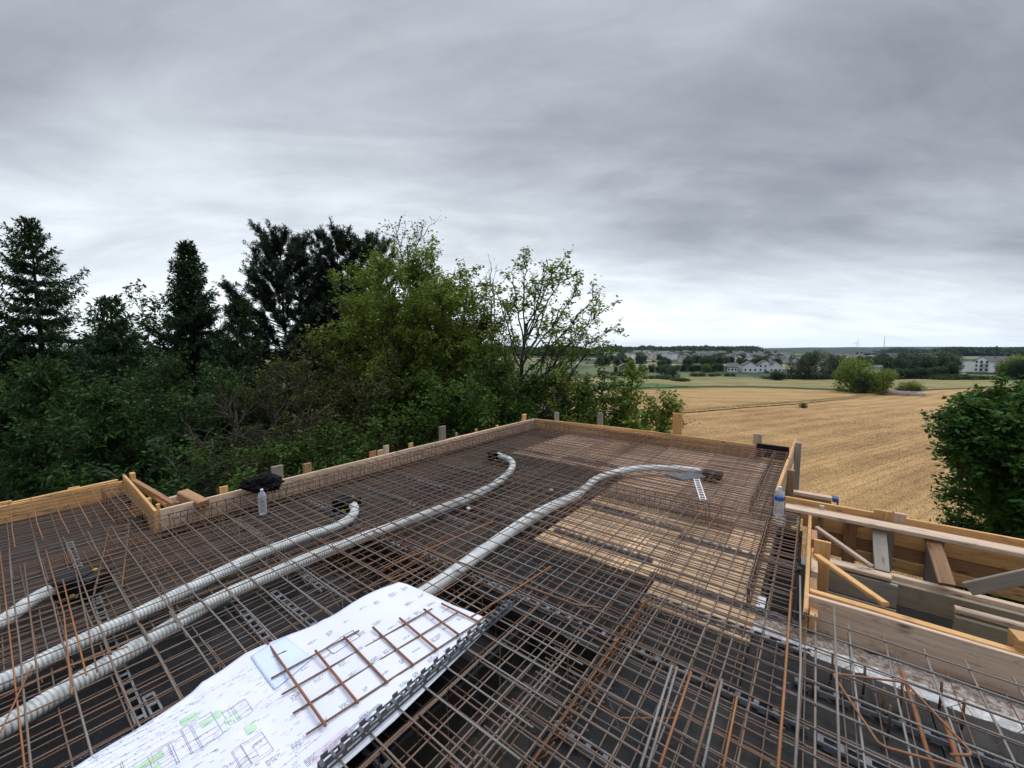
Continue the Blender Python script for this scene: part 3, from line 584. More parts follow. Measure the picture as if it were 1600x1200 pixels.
mat_mesh(-1.06,-.05,.6,4.9,T-.004,'top rebar mat at the right along the opening, over the bright plywood','bar','bar',gA=gA+.03,gB=gB+.02,rA=.0045,sB=.10,sA=.14)
mat_mesh(-2.7,-.3,2.9,5.2,T-.03,'brown middle mat over the bright plywood','bar_brown','bar_brown',gA=.05,gB=.04,sB=.15,sA=.30,rot=R(.6))
mat_mesh(-.95,1.6,.6,3.0,T-.03,'middle mat with thin bars at the near right','bar_brown','bar',gA=.02,gB=.04,sB=.15,sA=.2,rot=R(-.8),rA=.003,rB=.0035)
mat_mesh(-.05,1.6,.9,3.05,T-.002,'top grey rebar mat before the masonry wall','bar_grey','bar_grey',gA=gA+.04,gB=gB,rA=.0055,rB=.005,sA=.16)
mat_mesh(-5.22,-2.8,4.0,7.70,T+.004,'top rebar mat in the far left part of the deck','bar_brown','bar_brown',gA=gA,gB=gB+.04,rot=R(.4))
mat_mesh(-3.0,-.6,4.1,7.75,T-.006,'top rebar mat in the far middle of the deck','bar_brown','bar_brown',gA=gA+.05,gB=gB,rot=R(-.5))
mat_mesh(-1.2,-.3,4.6,7.72,T+.002,'top rebar mat along the far right edge','bar_brown','bar',gA=gA+.02,gB=gB+.06)
# lower layer
Z2=-.155
mat_mesh(-6.93,-5.0,-1.1,.86,Z2,'lower rebar mat in the left bay','bar_brown','bar_brown',sA=.10,gB=.0)
mat_mesh(-5.24,-3.3,-.5,3.2,Z2,'lower rebar mat below the left conduits','bar_brown','bar_brown',sA=.075,sB=.12,gA=.03,gB=.05,rot=R(.3))
mat_mesh(-4.4,-1.6,-.5,1.6,Z2+.015,'lower rebar mat left of the plans, overlapping its neighbour','bar_brown','bar',sA=.10,gA=.07,gB=.09,sB=.2)
mat_mesh(-.93,1.5,-.2,2.85,Z2,'lower rebar mat over the black panels at the near right','bar','bar',gA=-.70,gB=.06)
mat_mesh(-3.5,-.25,2.25,5.0,Z2,'lower rebar mat over the bright plywood','bar_brown','bar_brown',gA=.02,gB=.08,sB=.075,sA=.10)
mat_mesh(-5.2,-2.6,3.1,7.75,Z2,'lower rebar mat in the far left part','bar_brown','bar_brown',sA=.09,sB=.09,rot=R(-.3))
mat_mesh(-2.75,-.3,4.8,7.8,Z2+.01,'lower rebar mat in the far right part','bar_brown','bar_brown',sA=.12,sB=.11,gA=.04)
mat_mesh(-1.75,-.8,.6,2.5,Z2-.02,'lower rebar mat bridging the trough right of the plans','bar_brown','bar',gA=-.8,gB=.03,sB=.10,sA=.12)
mat_mesh(-3.6,-1.8,1.5,2.4,Z2-.03,'rusty lower rebar mat bridging the trough behind the plans','bar_brown','bar_brown',gA=-.8,gB=.03,sB=.10,sA=.10,rot=R(.5))
# extra bundle of bars along the right edge
def bundle(name,label,cat,bars,group=None):
    c=np.mean([np.array(q[0]) for q in bars],axis=0); e=empty(name,c,label,cat,group)
    for q in bars:
        P=np.array([np.array(p,float) for p in q[:-2]])-c; V,Fc=tube(P,q[-2],6); mk('bar',V,Fc,M[q[-1]],e,smooth=True)
    return e
# stirrup cages
def cage(p0,p1,w,h,ztop,label,step=.15,mat='bar_brown',rs=.0045,rl=.006,name='rebar_cage'):
    p0=np.array(p0,float);p1=np.array(p1,float); L_=np.linalg.norm(p1-p0); a=math.atan2(p1[1]-p0[1],p1[0]-p0[0])
    e=empty(name,(*p0,ztop-h),label,'rebar cage',rz=a)
    for y in (-w/2+.01,0,w/2-.01):
        for z in (.01,h-.01):
            if y==0 and z>.1: continue
            V,Fc=tube([(0,y,z),(L_*.5,y+rng.normal(0,.004),z),(L_,y,z)],rl,6); mk('bar',V,Fc,M[mat],e,smooth=True)
    n=int(L_/step); rr=.018
    prof=[]
    for (cy,cz,a0) in [(w/2-rr,rr,-90),(w/2-rr,h-rr,0),(-w/2+rr,h-rr,90),(-w/2+rr,rr,180)]:
        for q in(0,45,90): t=R(a0+q); prof.append((cy+rr*math.cos(t),cz+rr*math.sin(t)))
    prof.append(prof[0]); prof=np.array(prof)
    for i in range(n):
        x=(i+.5)*step+rng.normal(0,.008); lean=rng.normal(0,.01)
        P=np.array([(x+lean*z/h,y,z) for y,z in prof]); V,Fc=tube(P,rs,5,False); mk('stirrup',V,Fc,M[mat],e,smooth=True)
cage((-5.13,1.0),(-5.13,7.75),.19,.30,-.012,'long rusty stirrup cage lying along the left edge board',.07)
cage((-6.85,.80),(-5.3,.80),.16,.22,-.012,'short rusty stirrup cage along the stepped board of the left bay',.10)
cage((-5.3,.66),(-3.9,.40),.16,.2,-.02,'rusty orange cage crossing from the left bay under the mat',.12,'bar_brown')
cage((-.17,3.12),(-.17,4.95),.26,.19,.012,'dense rounded stirrup cage on the near right edge by the opening',.075,rs=.005)
cage((-.40,5.02),(-.38,7.85),.20,.20,.0,'stirrup cage along the far right edge behind the bottle',.10)
cage((-5.0,7.70),(-.5,7.80),.2,.2,-.01,'stirrup cage along the far edge board',.12)
cage((-1.22,-.4),(-1.22,2.1),.36,.40,-.03,'wide cage in the trough beside the plans',.20,'bar')
cage((-3.5,1.9),(-1.6,1.9),.40,.40,-.03,'wide rusty cage in the trough behind the plans',.14,'bar_brown')
cage((-2.1,4.62),(-.6,4.62),.20,.18,-.012,'dark cage crossing the plywood near the grey conduit',.12)
# rust-red serrated line of hooks
q=MB(); q.tube([(-.89,2.78,-.15),(-.9,2.3,-.155),(-.905,1.2,-.15)],.006)
for y in np.arange(1.25,2.75,.055): q.tube([(-.89,y,-.15),(-.86,y+.01,-.12),(-.85,y+.015,-.10)],.0045,5)
tag(q.build('hooked_bar',M['bar_rust'],smooth=True),'rust-orange bar with a row of short hooks between the black panels','rebar')
# loose bars near the bottom right and at the left
def loose(pts,r,mat,label,name='loose_bar',grp=None):
    V,Fc=tube(pts,r,7); tag(mk(name,V,Fc,M[mat],smooth=True),label,'rebar',grp)
def Zp(px,py,z): return at_z(px,py,z)
def bend(pts,rad=.03):
    out=[pts[0]]
    for i in range(1,len(pts)-1):
        a,b_,c=map(np.array,(pts[i-1],pts[i],pts[i+1])); u=(a-b_)/np.linalg.norm(a-b_); v=(c-b_)/np.linalg.norm(c-b_)
        for t in np.linspace(0,1,5): out.append((1-t)**2*(b_+u*rad)+2*t*(1-t)*b_+t*t*(b_+v*rad))
    return np.array(out+[pts[-1]])
loose(bend([Zp(1535,1210,.035),Zp(1375,1165,.03),Zp(1300,1052,.03),Zp(1415,1066,.035),Zp(1522,1180,.05),Zp(1485,1179,.05)]),.0055,'bar_rust','long bent orange stirrup lying on the mat at the bottom right','bent_bar')
loose([Zp(1050,1040,.02),Zp(1000,1200,.02)],.006,'bar_grey','first slanting lap bar of the near bundle, plain grey')
loose([Zp(1058,1042,.015),Zp(1012,1200,.02)],.006,'bar_grey','second lap bar of the near bundle, close to the first')
loose([Zp(1080,1050,.03),Zp(1030,1200,.025)],.006,'bar_rust','third lap bar of the near bundle, rusty middle')
loose([Zp(1122,1063,.03),Zp(1083,1200,.025)],.006,'bar_brown','fourth lap bar of the near bundle, reddish')
loose([Zp(1128,1062,.02),Zp(1098,1200,.025)],.006,'bar_grey','fifth lap bar of the near bundle, grey')
loose([Zp(1152,1088,.03),Zp(1130,1200,.03)],.005,'bar_rust','short lap bar right of the near bundle, orange tip')
loose([Zp(1236,925,.02),Zp(1225,1080,.02),Zp(1215,1210,.02)],.0065,'bar_rust','thick orange bar running to the bottom edge')
loose([Zp(1250,900,.03),Zp(1251,1040,.03),Zp(1242,1210,.03)],.006,'bar_grey','long grey bar just right of the thick orange one')
loose([Zp(1303,950,.03),Zp(1308,1080,.03),Zp(1312,1210,.03)],.006,'bar_grey','long grey bar ending with a free tip above the masonry wall')
loose(bend([Zp(1410,1050,-.03),Zp(1432,1120,-.06),Zp(1460,1210,-.08)]),.009,'bar_rust','thick rusty bar dipping below the mat at the bottom right')
loose([Zp(1478,1130,-.1),Zp(1500,1200,-.1)],.012,'bar_rust','thick rusty bar deep under the mat near the right corner')
loose([Zp(0,862,.012),Zp(40,1210,.012)],.0035,'bar_rust','orange bar at the far left, nearest the frame edge')
loose([Zp(72,860,.02),Zp(100,960,.02),Zp(112,1085,.02)],.004,'bar_rust','orange bar crossing the short conduit at the left')
loose([Zp(38,880,.02),Zp(62,1085,.02)],.004,'bar_brown','orange bar left of the one crossing the short conduit')
loose([Zp(98,905,.025),Zp(135,1055,.025)],.004,'bar_rust','orange bar ending on the lower long conduit')
loose([Zp(118,890,.025),Zp(152,1050,.025)],.004,'bar_brown','orange bar ending on the lower long conduit, right one')
loose([Zp(0,1092,.02),Zp(95,1045,.02),Zp(200,1010,.02)],.0035,'bar_rust','orange bar lying between the two long conduits')
loose([Zp(50,1040,.02),Zp(0,1145,.02)],.0035,'bar_rust','short orange bar end at the left frame edge')
loose([Zp(640,842,.02),Zp(700,872,.02),Zp(800,908,.02),Zp(900,945,.02),Zp(940,950,.02)],.007,'bar_brown','red-brown bar crossing over the white grey conduit')
loose([Zp(600,888,.02),Zp(700,845,.02),Zp(770,815,.02)],.006,'bar_rust','orange bar above the dark trough, parallel to the conduits')
loose([Zp(505,945,-.02),Zp(610,905,-.02),Zp(660,885,-.02)],.006,'bar_brown','brown bar along the dark trough')
loose([Zp(735,965,.03),Zp(800,925,.03),Zp(860,885,.03)],.006,'bar_rust','orange bar just right of the tip of the plans')
loose(bend([Zp(690,943,.04),Zp(747,971,.04),Zp(778,950,.04)],.01),.006,'bar_rust','bent orange piece at the upper corner of the plans','bent_bar')
loose([Zp(920,1070,-.09),Zp(935,1100,-.1),Zp(970,1122,-.1),Zp(1060,1122,-.1)],.004,'bar_rust','thin bent tie bar over the black panel')
# starter bars standing on the masonry wall
for i,(px,yt,yb) in enumerate([(1296,965,1062),(1346,985,1085),(1376,1012,1120),(1268,990,1090),(1404,1000,1110),(1465,1015,1110),(1500,1050,1140),(1385,1040,1150)]):
    Pb=at_z(px+2,yb,-.19); d=Pb-CAM
    hgt=.16; T_=Pb+np.array([0,0,hgt])
    loose([Pb,(Pb+T_)/2+rng.normal(0,.003,3),T_],.006,'bar_brown' if i%2 else 'bar_rust','rusty starter bar standing up out of the masonry wall',name='starter_bar',grp='starter bars in the masonry wall')
# wire lattice spacers
def wire(p0,p1,label=None,h=.13,step=.10):
    p0=np.array(p0,float);p1=np.array(p1,float); L_=np.linalg.norm(p1-p0); a=math.atan2(p1[1]-p0[1],p1[0]-p0[0])
    q=MB(); n=int(L_/step); zz=[(i*step,.035*(1 if i%4==1 else -1 if i%4==3 else 0)*1.0,0 if i%2 else h) for i in range(n+1)]
    q.tube([(0,0,h),(L_,0,h)],.003,5); q.tube(zz,.0022,4); 
    o=q.build('wire_spacer',M['bar']); o.location=(p0[0],p0[1],Z2+.008); o.rotation_euler=(0,0,a)
    tag(o,label,'wire spacer','zigzag wire spacers between the mats')
for y in (.65,1.35,3.35,4.3,5.1,5.9,6.7,7.3):
    for x0 in (-5.,-3.9,-2.7): wire((x0,y),(x0+1.05,y+rng.normal(0,.05)),'zigzag wire spacer, '+{-5.:'left',-3.9:'middle',-2.7:'right'}[x0]+' in the '+{.65:'nearest',1.35:'second',3.35:'third',4.3:'fourth',5.1:'fifth',5.9:'sixth',6.7:'seventh',7.3:'farthest'}[y]+' row of the left half')
for y in (.95,1.75,2.6,3.6,4.2,5.3): wire((-.95,y),(.0 if y<3 else -.3,y+rng.normal(0,.03)),'zigzag wire spacer right of the plans, '+{.95:'nearest',1.75:'second nearest',2.6:'third nearest',3.6:'third farthest',4.2:'second farthest',5.3:'farthest'}[y]+' row')
for y in (1.3,2.0,2.7): wire((.05,y),(1.2,y+.03),'zigzag wire spacer before the masonry wall, '+{1.3:'nearest',2.0:'middle',2.7:'farthest'}[y]+' row')
# slotted spacer strips on the panels
def slot_mesh(Ls,w=.048,h=.03,pitch=.085,cast=False):
    q=MB(); rail=.009; n=int(Ls/pitch)
    q.box((Ls/2,-w/2+rail/2,h),(Ls,rail,.003)); q.box((Ls/2,w/2-rail/2,h),(Ls,rail,.003))
    for i in range(n+1): q.box((min(i*pitch+.012,Ls-.012),0,h),(.024,w-2*rail-.001,.003))
    for s in (-1,1):
        q.box((Ls/2,s*(w/2),h*.72),(Ls,.003,h*.5))
        for i in range(n): q.box((i*pitch+pitch/2,s*(w/2),h*.24),(.04,.003,h*.46))
    return q
_sm=None
def strip(x,y,L_=1.,rz=0,label='grey slotted spacer strip lying on the shuttering under the lower mat',grp='slotted spacer strips',z=ZD+.002):
    global _sm
    if _sm is None:
        _sm=slot_mesh(1.).build('spacer_strip',M['zinc']); o=_sm
    else: o=_sm.copy(); COL.objects.link(o)
    o.location=(x,y,z); o.rotation_euler=(0,0,rz); o.scale=(L_,1,1); return tag(o,label,'spacer strip',grp)
YN={.37:'the nearest',.95:'the second',1.22:'the third',1.5:'the fourth',2.25:'the fifth',2.95:'the sixth',1.56:'the second',2.27:'the fourth',2.88:'the sixth',1.0:'the nearest',2.62:'the fifth',1.95:'the third',3.6:'the seventh',4.3:'the eighth',5.0:'the ninth',5.9:'the farthest'}
for y,x0s in [(.37,(-5.6,-4.5,-3.55,-2.75)),(.95,(-3.4,-2.2)),(1.22,(-3.2,)),(1.5,(-4.9,-3.9)),(2.25,(-4.95,-3.9,-2.9,-1.95)),(2.95,(-4.9,-3.8)),(1.56,(-.93,.1)),(2.27,(-.93,.1)),(2.88,(-.93,)),(1.0,(-.93,.1)),(2.62,(.0,1.02)),(1.95,(.0,1.02)),(3.6,(-4.9,-3.7)),(4.3,(-4.8,-3.6,-2.5)),(5.0,(-4.8,-3.6)),(5.9,(-4.6,-3.4))]:
    for i_,x0 in enumerate(x0s): strip(x0,y+rng.normal(0,.02),1.,rng.normal(0,.02),'grey slotted spacer strip, '+ORD[i_]+' in '+(f'{YN[y]} row of the left half' if x0<-1.2 else f'{YN[y]} row right of the plans'))
for (x,y) in [(-2.05,3.42),(-1.0,3.2),(-2.0,4.2),(-1.0,4.05)]:
    q=MB(); q.box((.5,0,.012),(1.,.04,.02)); 
    for k in range(12): q.box((.04+k*.083,0,.027),(.03,.05,.012))
    o=q.build('rubber_strip',M['zinc_dark']); o.location=(x,y,ZD+.002); tag(o,'dark studded spacer bar on the bright plywood, '+('left' if x<-1.5 else 'right')+(' far one' if y>3.9 else ' near one'),'spacer bar','dark spacer bars on the plywood')
# loose white ladder-like strip and the tangle by the conduit end
a=at_z(1088,748,.05); c=at_z(1099,782,-.0); L_=float(np.linalg.norm(c-a))
q=MB(); w=.06; q.box((L_/2,-w/2,0),(L_,.01,.012)); q.box((L_/2,w/2,0),(L_,.01,.012))
for i in range(9): q.box((L_*(i+.5)/9,0,0),(.012,w-.012,.01))
o=q.build('ladder_strip',M['white_plastic']); o.location=a; o.rotation_euler=(0,math.asin((a[2]-c[2])/L_),math.atan2(c[1]-a[1],c[0]-a[0])); tag(o,'small white ladder-like plastic strip leaning on the mat','spacer strip')
for k in range(5):
    a=at_z(1040+k*6,744+k*2.6,.005+.002*k); c=at_z(1084+k*4,742+k*1.8,.006+.002*k)
    o=strip(a[0],a[1],float(np.linalg.norm(c-a)),math.atan2(c[1]-a[1],c[0]-a[0]),['lowest','second lowest','middle','second highest','topmost'][k]+' slotted strip in the pile beside the grey conduit end','strips piled by the conduit end',z=.0+.008*k)
# ------------------------------------------------------------------ conduits
def conduit(pts,r,label,pitch=.016,amp=.004,z=-.078,zs=None,n=20,mat='conduit'):
    P=np.array([at_z(px,py,z if zs is None else zs[i]) for i,(px,py) in enumerate(pts)])
    # Catmull-Rom
    Q=np.concatenate([[2*P[0]-P[1]],P,[2*P[-1]-P[-2]]]); out=[]
    for i in range(1,len(Q)-2):
        for t in np.linspace(0,1,24,endpoint=False):
            out.append(.5*((2*Q[i])+(-Q[i-1]+Q[i+1])*t+(2*Q[i-1]-5*Q[i]+4*Q[i+1]-Q[i+2])*t*t+(-Q[i-1]+3*Q[i]-3*Q[i+1]+Q[i+2])*t**3))
    out=np.array(out+[P[-1]]); s=np.concatenate([[0],np.cumsum(np.linalg.norm(np.diff(out,axis=0),axis=1))])
    step=pitch/10; k=int(s[-1]/step); t=np.linspace(0,s[-1],k); C=np.stack([np.interp(t,s,out[:,i]) for i in range(3)],1)
    Tn=np.gradient(C,axis=0); ker=np.ones(31)/31
    C2=np.stack([np.convolve(np.pad(C[:,i],15,'edge'),ker,'valid') for i in range(3)],1)
    ph=(t/pitch)%1; rad=r-amp*np.where(ph<.62,0.,np.abs(np.sin((ph-.62)/.38*math.pi))**.5)
    V,Fc=tube(C2,rad,n,True); V=V-C2[0]
    o=mk('conduit',V,[f for f in Fc],M[mat],smooth=True,loc=C2[0]); tag(o,label,'conduit'); return o
conduit([(-90,1110),(0,1068),(100,1016),(200,968),(300,918),(400,869),(480,838),(525,823),(549,808),(554,793),(540,783)],.046,'left long corrugated conduit ending in a hook at a black box',.020,.010)
conduit([(-90,1190),(0,1140),(120,1067),(250,990),(330,942),(400,909),(500,865),(600,828),(700,791),(750,770),(783,750),(800,731),(797,719),(775,710)],.048,'longest white grey corrugated conduit curving back near the far left',.020,.010)
conduit([(610,962),(665,926),(720,887),(780,843),(840,803),(903,773)],.054,'plain grey conduit emerging from beside the plans',.012,.0018)
conduit([(905,772),(930,750),(960,739),(1000,732),(1050,732),(1103,737)],.047,'grey conduit curving right to the pile of strips',.012,.0018,z=-.09)
conduit([(-60,1000),(0,973),(50,938),(85,920),(104,917)],.044,'short corrugated conduit at the far left frame edge',.020,.010)
def outlet(px,py,z,rz,label,s=1.):
    c=at_z(px,py,z); e=empty('conduit_box',c,label,'box',rz=rz)
    V,Fc=lathe([(.0,-.11*s),(.095*s,-.11*s),(.10*s,-.10*s),(.10*s,.02*s),(.105*s,.022*s),(.105*s,.035*s),(.09*s,.04*s),(.0,.04*s)],20); mk('body',V,Fc,M['black'],e,smooth=False)
    q=MB(); q.box((.14*s,0,-.02*s),(.10*s,.16*s,.10*s)); q.build('side_port',M['black'],e); q=MB(); q.box((-.08*s,.10*s,-.04*s),(.08*s,.05*s,.06*s)); q.build('side_port',M['black'],e)
    q=MB(); q.box((.09*s,-.075*s,-.07*s),(.05*s,.02*s,.02*s)); q.build('clip',M['yellow'],e); q=MB(); q.box((.10*s,.06*s,.035*s),(.02*s,.02*s,.012*s)); q.build('clip',M['yellow'],e)
outlet(112,906,-.06,R(40),'black conduit box with yellow clips at the end of the short left conduit',1.1)
outlet(534,782,-.06,R(20),'black conduit box with a yellow clip at the hooked end of the left long conduit',1.05)
outlet(771,709,-.07,R(10),'black conduit box at the far end of the longest conduit')
outlet(1108,739,-.08,R(0),'black conduit box at the end of the grey conduit by the strip pile',.9)
# ------------------------------------------------------------------ paper plans
def pz(x,y):
    x=np.asarray(x,float);y=np.asarray(y,float); e=np.clip((-2.05-x)/.3,0,1)
    z=.016+.005*np.sin(y*6+x*3)+.003*np.sin(x*11-y*4)+.004*np.abs(np.sin(y*2.6+x*1.1+.3))+.0025*np.abs(np.sin(x*7.3+y*2))-.003+e*(.016*np.sin(y*9.5+.8)+.012)+.010*np.exp(-((y-.62-.25*(x+2))/.05)**2)*np.clip((-1.8-x)/.3,0,1)
    for (c_,w_,h_) in ((-1.89,.035,.007),): z=z+h_*np.clip(1-np.abs(x-c_)/w_,0,1)
    for (c_,w_,h_) in ((1.12,.03,.006),(.52,.03,.008),(-.05,.03,.006)): z=z+h_*np.clip(1-np.abs(y-c_)/w_,0,1)
    return z+.014
def sheet(name,outline_l,outline_r,y0,y1,mat,label,dz=0,nx=46,ny=110,zf=pz,parent=None):
    ys=np.linspace(y0,y1,ny); V=[];
    for y in ys:
        a=np.interp(y,[p[0] for p in outline_l],[p[1] for p in outline_l]); b_=np.interp(y,[p[0] for p in outline_r],[p[1] for p in outline_r])
        for x in np.linspace(a,b_,nx): V.append((x,y,float(zf(x,y))+dz))
    V=np.array(V); c=np.array([V[:,0].mean(),V[:,1].mean(),0]); i,j=np.meshgrid(np.arange(ny-1),np.arange(nx-1),indexing='ij'); a=(i*nx+j).ravel()
    o=mk(name,V-c,np.stack([a,a+1,a+nx+1,a+nx],1),mat,smooth=True,loc=c,parent=parent)
    if label: tag(o,label,'paper plan')
    s=o.modifiers.new('thickness','SOLIDIFY'); s.thickness=.0012; s.offset=-1
    return o,c
tip=at_z(622,915,.02); rc=at_z(757,975,.02)
L_out=[(-.7,-2.22),(.0,-2.20),(.25,-2.24),(.5,-2.30),(.72,-2.34),(.95,-2.33),(1.2,-2.28),(1.45,-2.27),(1.655,-2.262),(1.67,-2.20),(1.74,-1.53)]
R_out=[(-.7,-1.47),(1.0,-1.462),(1.70,-1.49),(1.74,-1.52)]
plan,pc=sheet('site_plan',L_out,R_out,-.62,1.735,M['paper'],'large white construction plan sheet printed with floor plans, weighed down on the rebar')
# under-sheets of the folded stack show at the right edge
under,_=sheet('plan_sheet',[(-.5,-2.1),(1.6,-2.1)],[(-.5,-1.435),(1.0,-1.425),(1.68,-1.47)],-.55,1.68,M['paper'],'lower white plan sheets sticking out under the slotted strip at the right edge',dz=-.010,nx=20,ny=60,zf=lambda x,y: pz(x,y)*0+.022+.002*np.sin(y*7)+np.where(x>-1.46,-.3*(x+1.46),0))
a0=at_z(395,1032,.03); a1=at_z(444,996,.04)
Q=[at_z(*p,.045)[:2] for p in [(392,1028),(446,994),(489,1024),(429,1073)]]; V=[];n=14
for i in range(n):
    for j in range(n):
        u,v=i/(n-1),j/(n-1); p=(1-v)*((1-u)*Q[0]+u*Q[1])+v*((1-u)*Q[3]+u*Q[2]); V.append((p[0],p[1],float(pz(p[0],p[1]))+.006+.012*max(0,.4-v)*math.sin(u*3)))
V=np.array(V); c_=V.mean(0); sm=mk('plan_sheet',V-c_,[(i*n+j,(i+1)*n+j,(i+1)*n+j+1,i*n+j+1) for i in range(n-1) for j in range(n-1)],M['paper_blue'],smooth=True,loc=c_); tag(sm,'small bluish sheet sticking out left of the large plan under the steel sample','paper plan'); sm.modifiers.new('thickness','SOLIDIFY').thickness=.001
# print on the plan
def marks(name,segs,mat,wd=.0012,parent=plan,dz=.0016):
    V=[];Fc=[]
    for s in segs:
        (x0,y0),(x1,y1)=s[0],s[1]; w=s[2] if len(s)>2 else wd
        d=np.array([x1-x0,y1-y0]); l=np.linalg.norm(d)
        if l<1e-6: continue
        u=np.array([-d[1],d[0]])/l*w/2; k=max(1,int(l/.02))
        for i in range(k+1):
            p=np.array([x0,y0])+d*i/k
            for sg in(-1,1):
                q=p+u*sg; V.append((q[0]-pc[0],q[1]-pc[1],float(pz(q[0],q[1]))+dz))
        n=len(V)-2*(k+1)
        for i in range(k): Fc.append((n+2*i,n+2*i+1,n+2*i+3,n+2*i+2))
    return mk(name,V,Fc,M[mat],parent)
seg=[];red=[];green=[];thick=[]
rg=random.Random(3)
def textblock(x,y,w,n,dirn=1,lh=.0075,th=.0034):
    for i in range(n):
        yy=y-i*lh if dirn==1 else y; xx=x+i*lh
        t=0; L_=w*rg.uniform(.4,1)
        while t<L_:
            l=rg.uniform(.004,.016); 
            # writing runs along Y, lines stack along X
            seg.append(((xx,y+t),(xx+rg.uniform(-.0008,.0008),y+min(t+l,L_)),th*rg.uniform(.4,1))); t+=l+rg.uniform(.002,.006)
for gy in np.arange(.35,1.68,.105):
    for gx in (-2.18,-2.02,-1.90,-1.78,-1.66,-1.54):
        if rg.random()<.95 and not (gy<.72 and gx<-1.8): textblock(gx+rg.uniform(-.01,.01),gy+rg.uniform(-.02,.02),rg.uniform(.04,.075),rg.choice([2,3,4,5]))
def rect(x0,y0,x1,y1,S,w=.0014):
    S+= [((x0,y0),(x1,y0),w),((x1,y0),(x1,y1),w),((x1,y1),(x0,y1),w),((x0,y1),(x0,y0),w)]
rect(-2.07,1.02,-1.99,1.18,thick,.004)
for k in range(10): # floor plans near the bottom
    x0=rg.uniform(-2.2,-1.75); y0=rg.uniform(-.1,.55); w=rg.uniform(.08,.22); h=rg.uniform(.06,.2); rect(x0,y0,x0+w,y0+h,seg,.0013)
    for i in range(3): xx=x0+rg.uniform(0,w); seg.append(((xx,y0),(xx,y0+h),.0012)); yy=y0+rg.uniform(0,h); seg.append(((x0,yy),(x0+w,yy),.0012))
for x in np.arange(-2.24,-1.55,.028):
    y0=rg.uniform(-.3,.2); y1=y0+rg.uniform(.2,.6); seg.append(((x,y0),(x+rg.uniform(-.005,.005),y1),.0009))
    for t in np.arange(y0,y1,.04): seg.append(((x-.006,t),(x+.006,t+.004),.0012))
for k in range(700):
    x=rg.uniform(-2.25,-1.5); y=rg.uniform(-.3,.75); l=rg.uniform(.006,.03); seg.append(((x,y),(x+rg.uniform(-.003,.003),y+l),rg.uniform(.0006,.0014)))
for k in range(12):
    x=rg.uniform(-2.15,-1.6); y=rg.uniform(-.1,.6); red.append(((x,y),(x,y+rg.uniform(.04,.2)),.002)); red.append(((x,y),(x+.07,y),.0015))
for (x,y,w,h) in [(-2.13,.40,.05,.06),(-2.05,.45,.04,.08),(-2.02,.22,.04,.10),(-1.96,.25,.05,.05),(-1.98,.52,.03,.06),(-1.90,.05,.05,.09),(-1.87,.56,.04,.04)]:
    green.append(((x,y),(x,y+h),w))
for k in range(60): # stamps near the right edge: dense hatching
    y=.72+k*.0045; seg.append(((-1.53,y),(-1.50+.012*math.sin(k*.35),y+.004),.0014))
for k in range(30): red.append(((-1.55,.66+k*.006),(-1.50,.67+k*.006),.0010))
marks('printed_lines',seg,'ink'); marks('thick_outline',thick,'ink',dz=.0018); [marks('red_line',[s_],'ink_red',dz=.0021) for s_ in red if s_[2]>.0012]; marks('red_hatching',[s_ for s_ in red if s_[2]<.0012],'ink_red',dz=.0021); [marks('green_area',[s_],'ink_green',dz=.0012) for s_ in green]
# steel sample on the paper
e=empty('steel_mesh_sample',at_z(580,1040,.035),'small rusty welded mesh sample lying on the large white plan','mesh sample'); ec=np.array(e.location)
def c8(x,y): return (400+x/4,900+y/4)
for a,c in [((60,400),(435,935)),((372,465),(638,795)),((550,380),(822,668)),((730,322),(984,556)),((896,263),(1134,462)),((1050,208),(1268,368))]:
    A=at_z(*c8(*a),.050); C=at_z(*c8(*c),.050); bar_mesh('cross_bar',A-ec,C-ec,.0062,M['bar_thick'],e,.0006,8)
for a,c in [((315,992),(1400,280)),((230,857),(1262,226)),((160,742),(1102,204)),((95,640),(645,340)),((30,547),(186,468))]:
    A=at_z(*c8(*a),.041); C=at_z(*c8(*c),.041); bar_mesh('long_bar',A-ec,C-ec,.0045,M['bar_brown'],e,.0006,8)
# castellated slotted strip standing on the right edge of the plans
A=at_z(500,1212,.02); C=at_z(808,940,.02); L_=float(np.linalg.norm(C-A)); ang=math.atan2(C[1]-A[1],C[0]-A[0])
q=MB(); n=int(L_/.085)
def cell(x):
    p=.085
    for s,off in ((-1,-.017),(1,.017)):
        q.box((x+p/2,off,.006),(p,.0025,.012)); q.box((x+p/2,off,.030),(p,.0025,.010)); q.box((x+.010,off,.0185),(.020,.0025,.013)); q.box((x+.028,off,.0435),(.030,.0025,.017))
    q.box((x+.009,0,.034),(.018,.031,.0025)); q.box((x+.055,0,.034),(.012,.031,.0025))
for i in range(n): cell(i*.085)
o=q.build('slotted_strip',M['zinc_dark']); o.location=A; o.location.z=.030; o.rotation_euler=(0,0,ang); tag(o,'dark grey castellated slotted strip holding down the right edge of the plans','spacer strip')
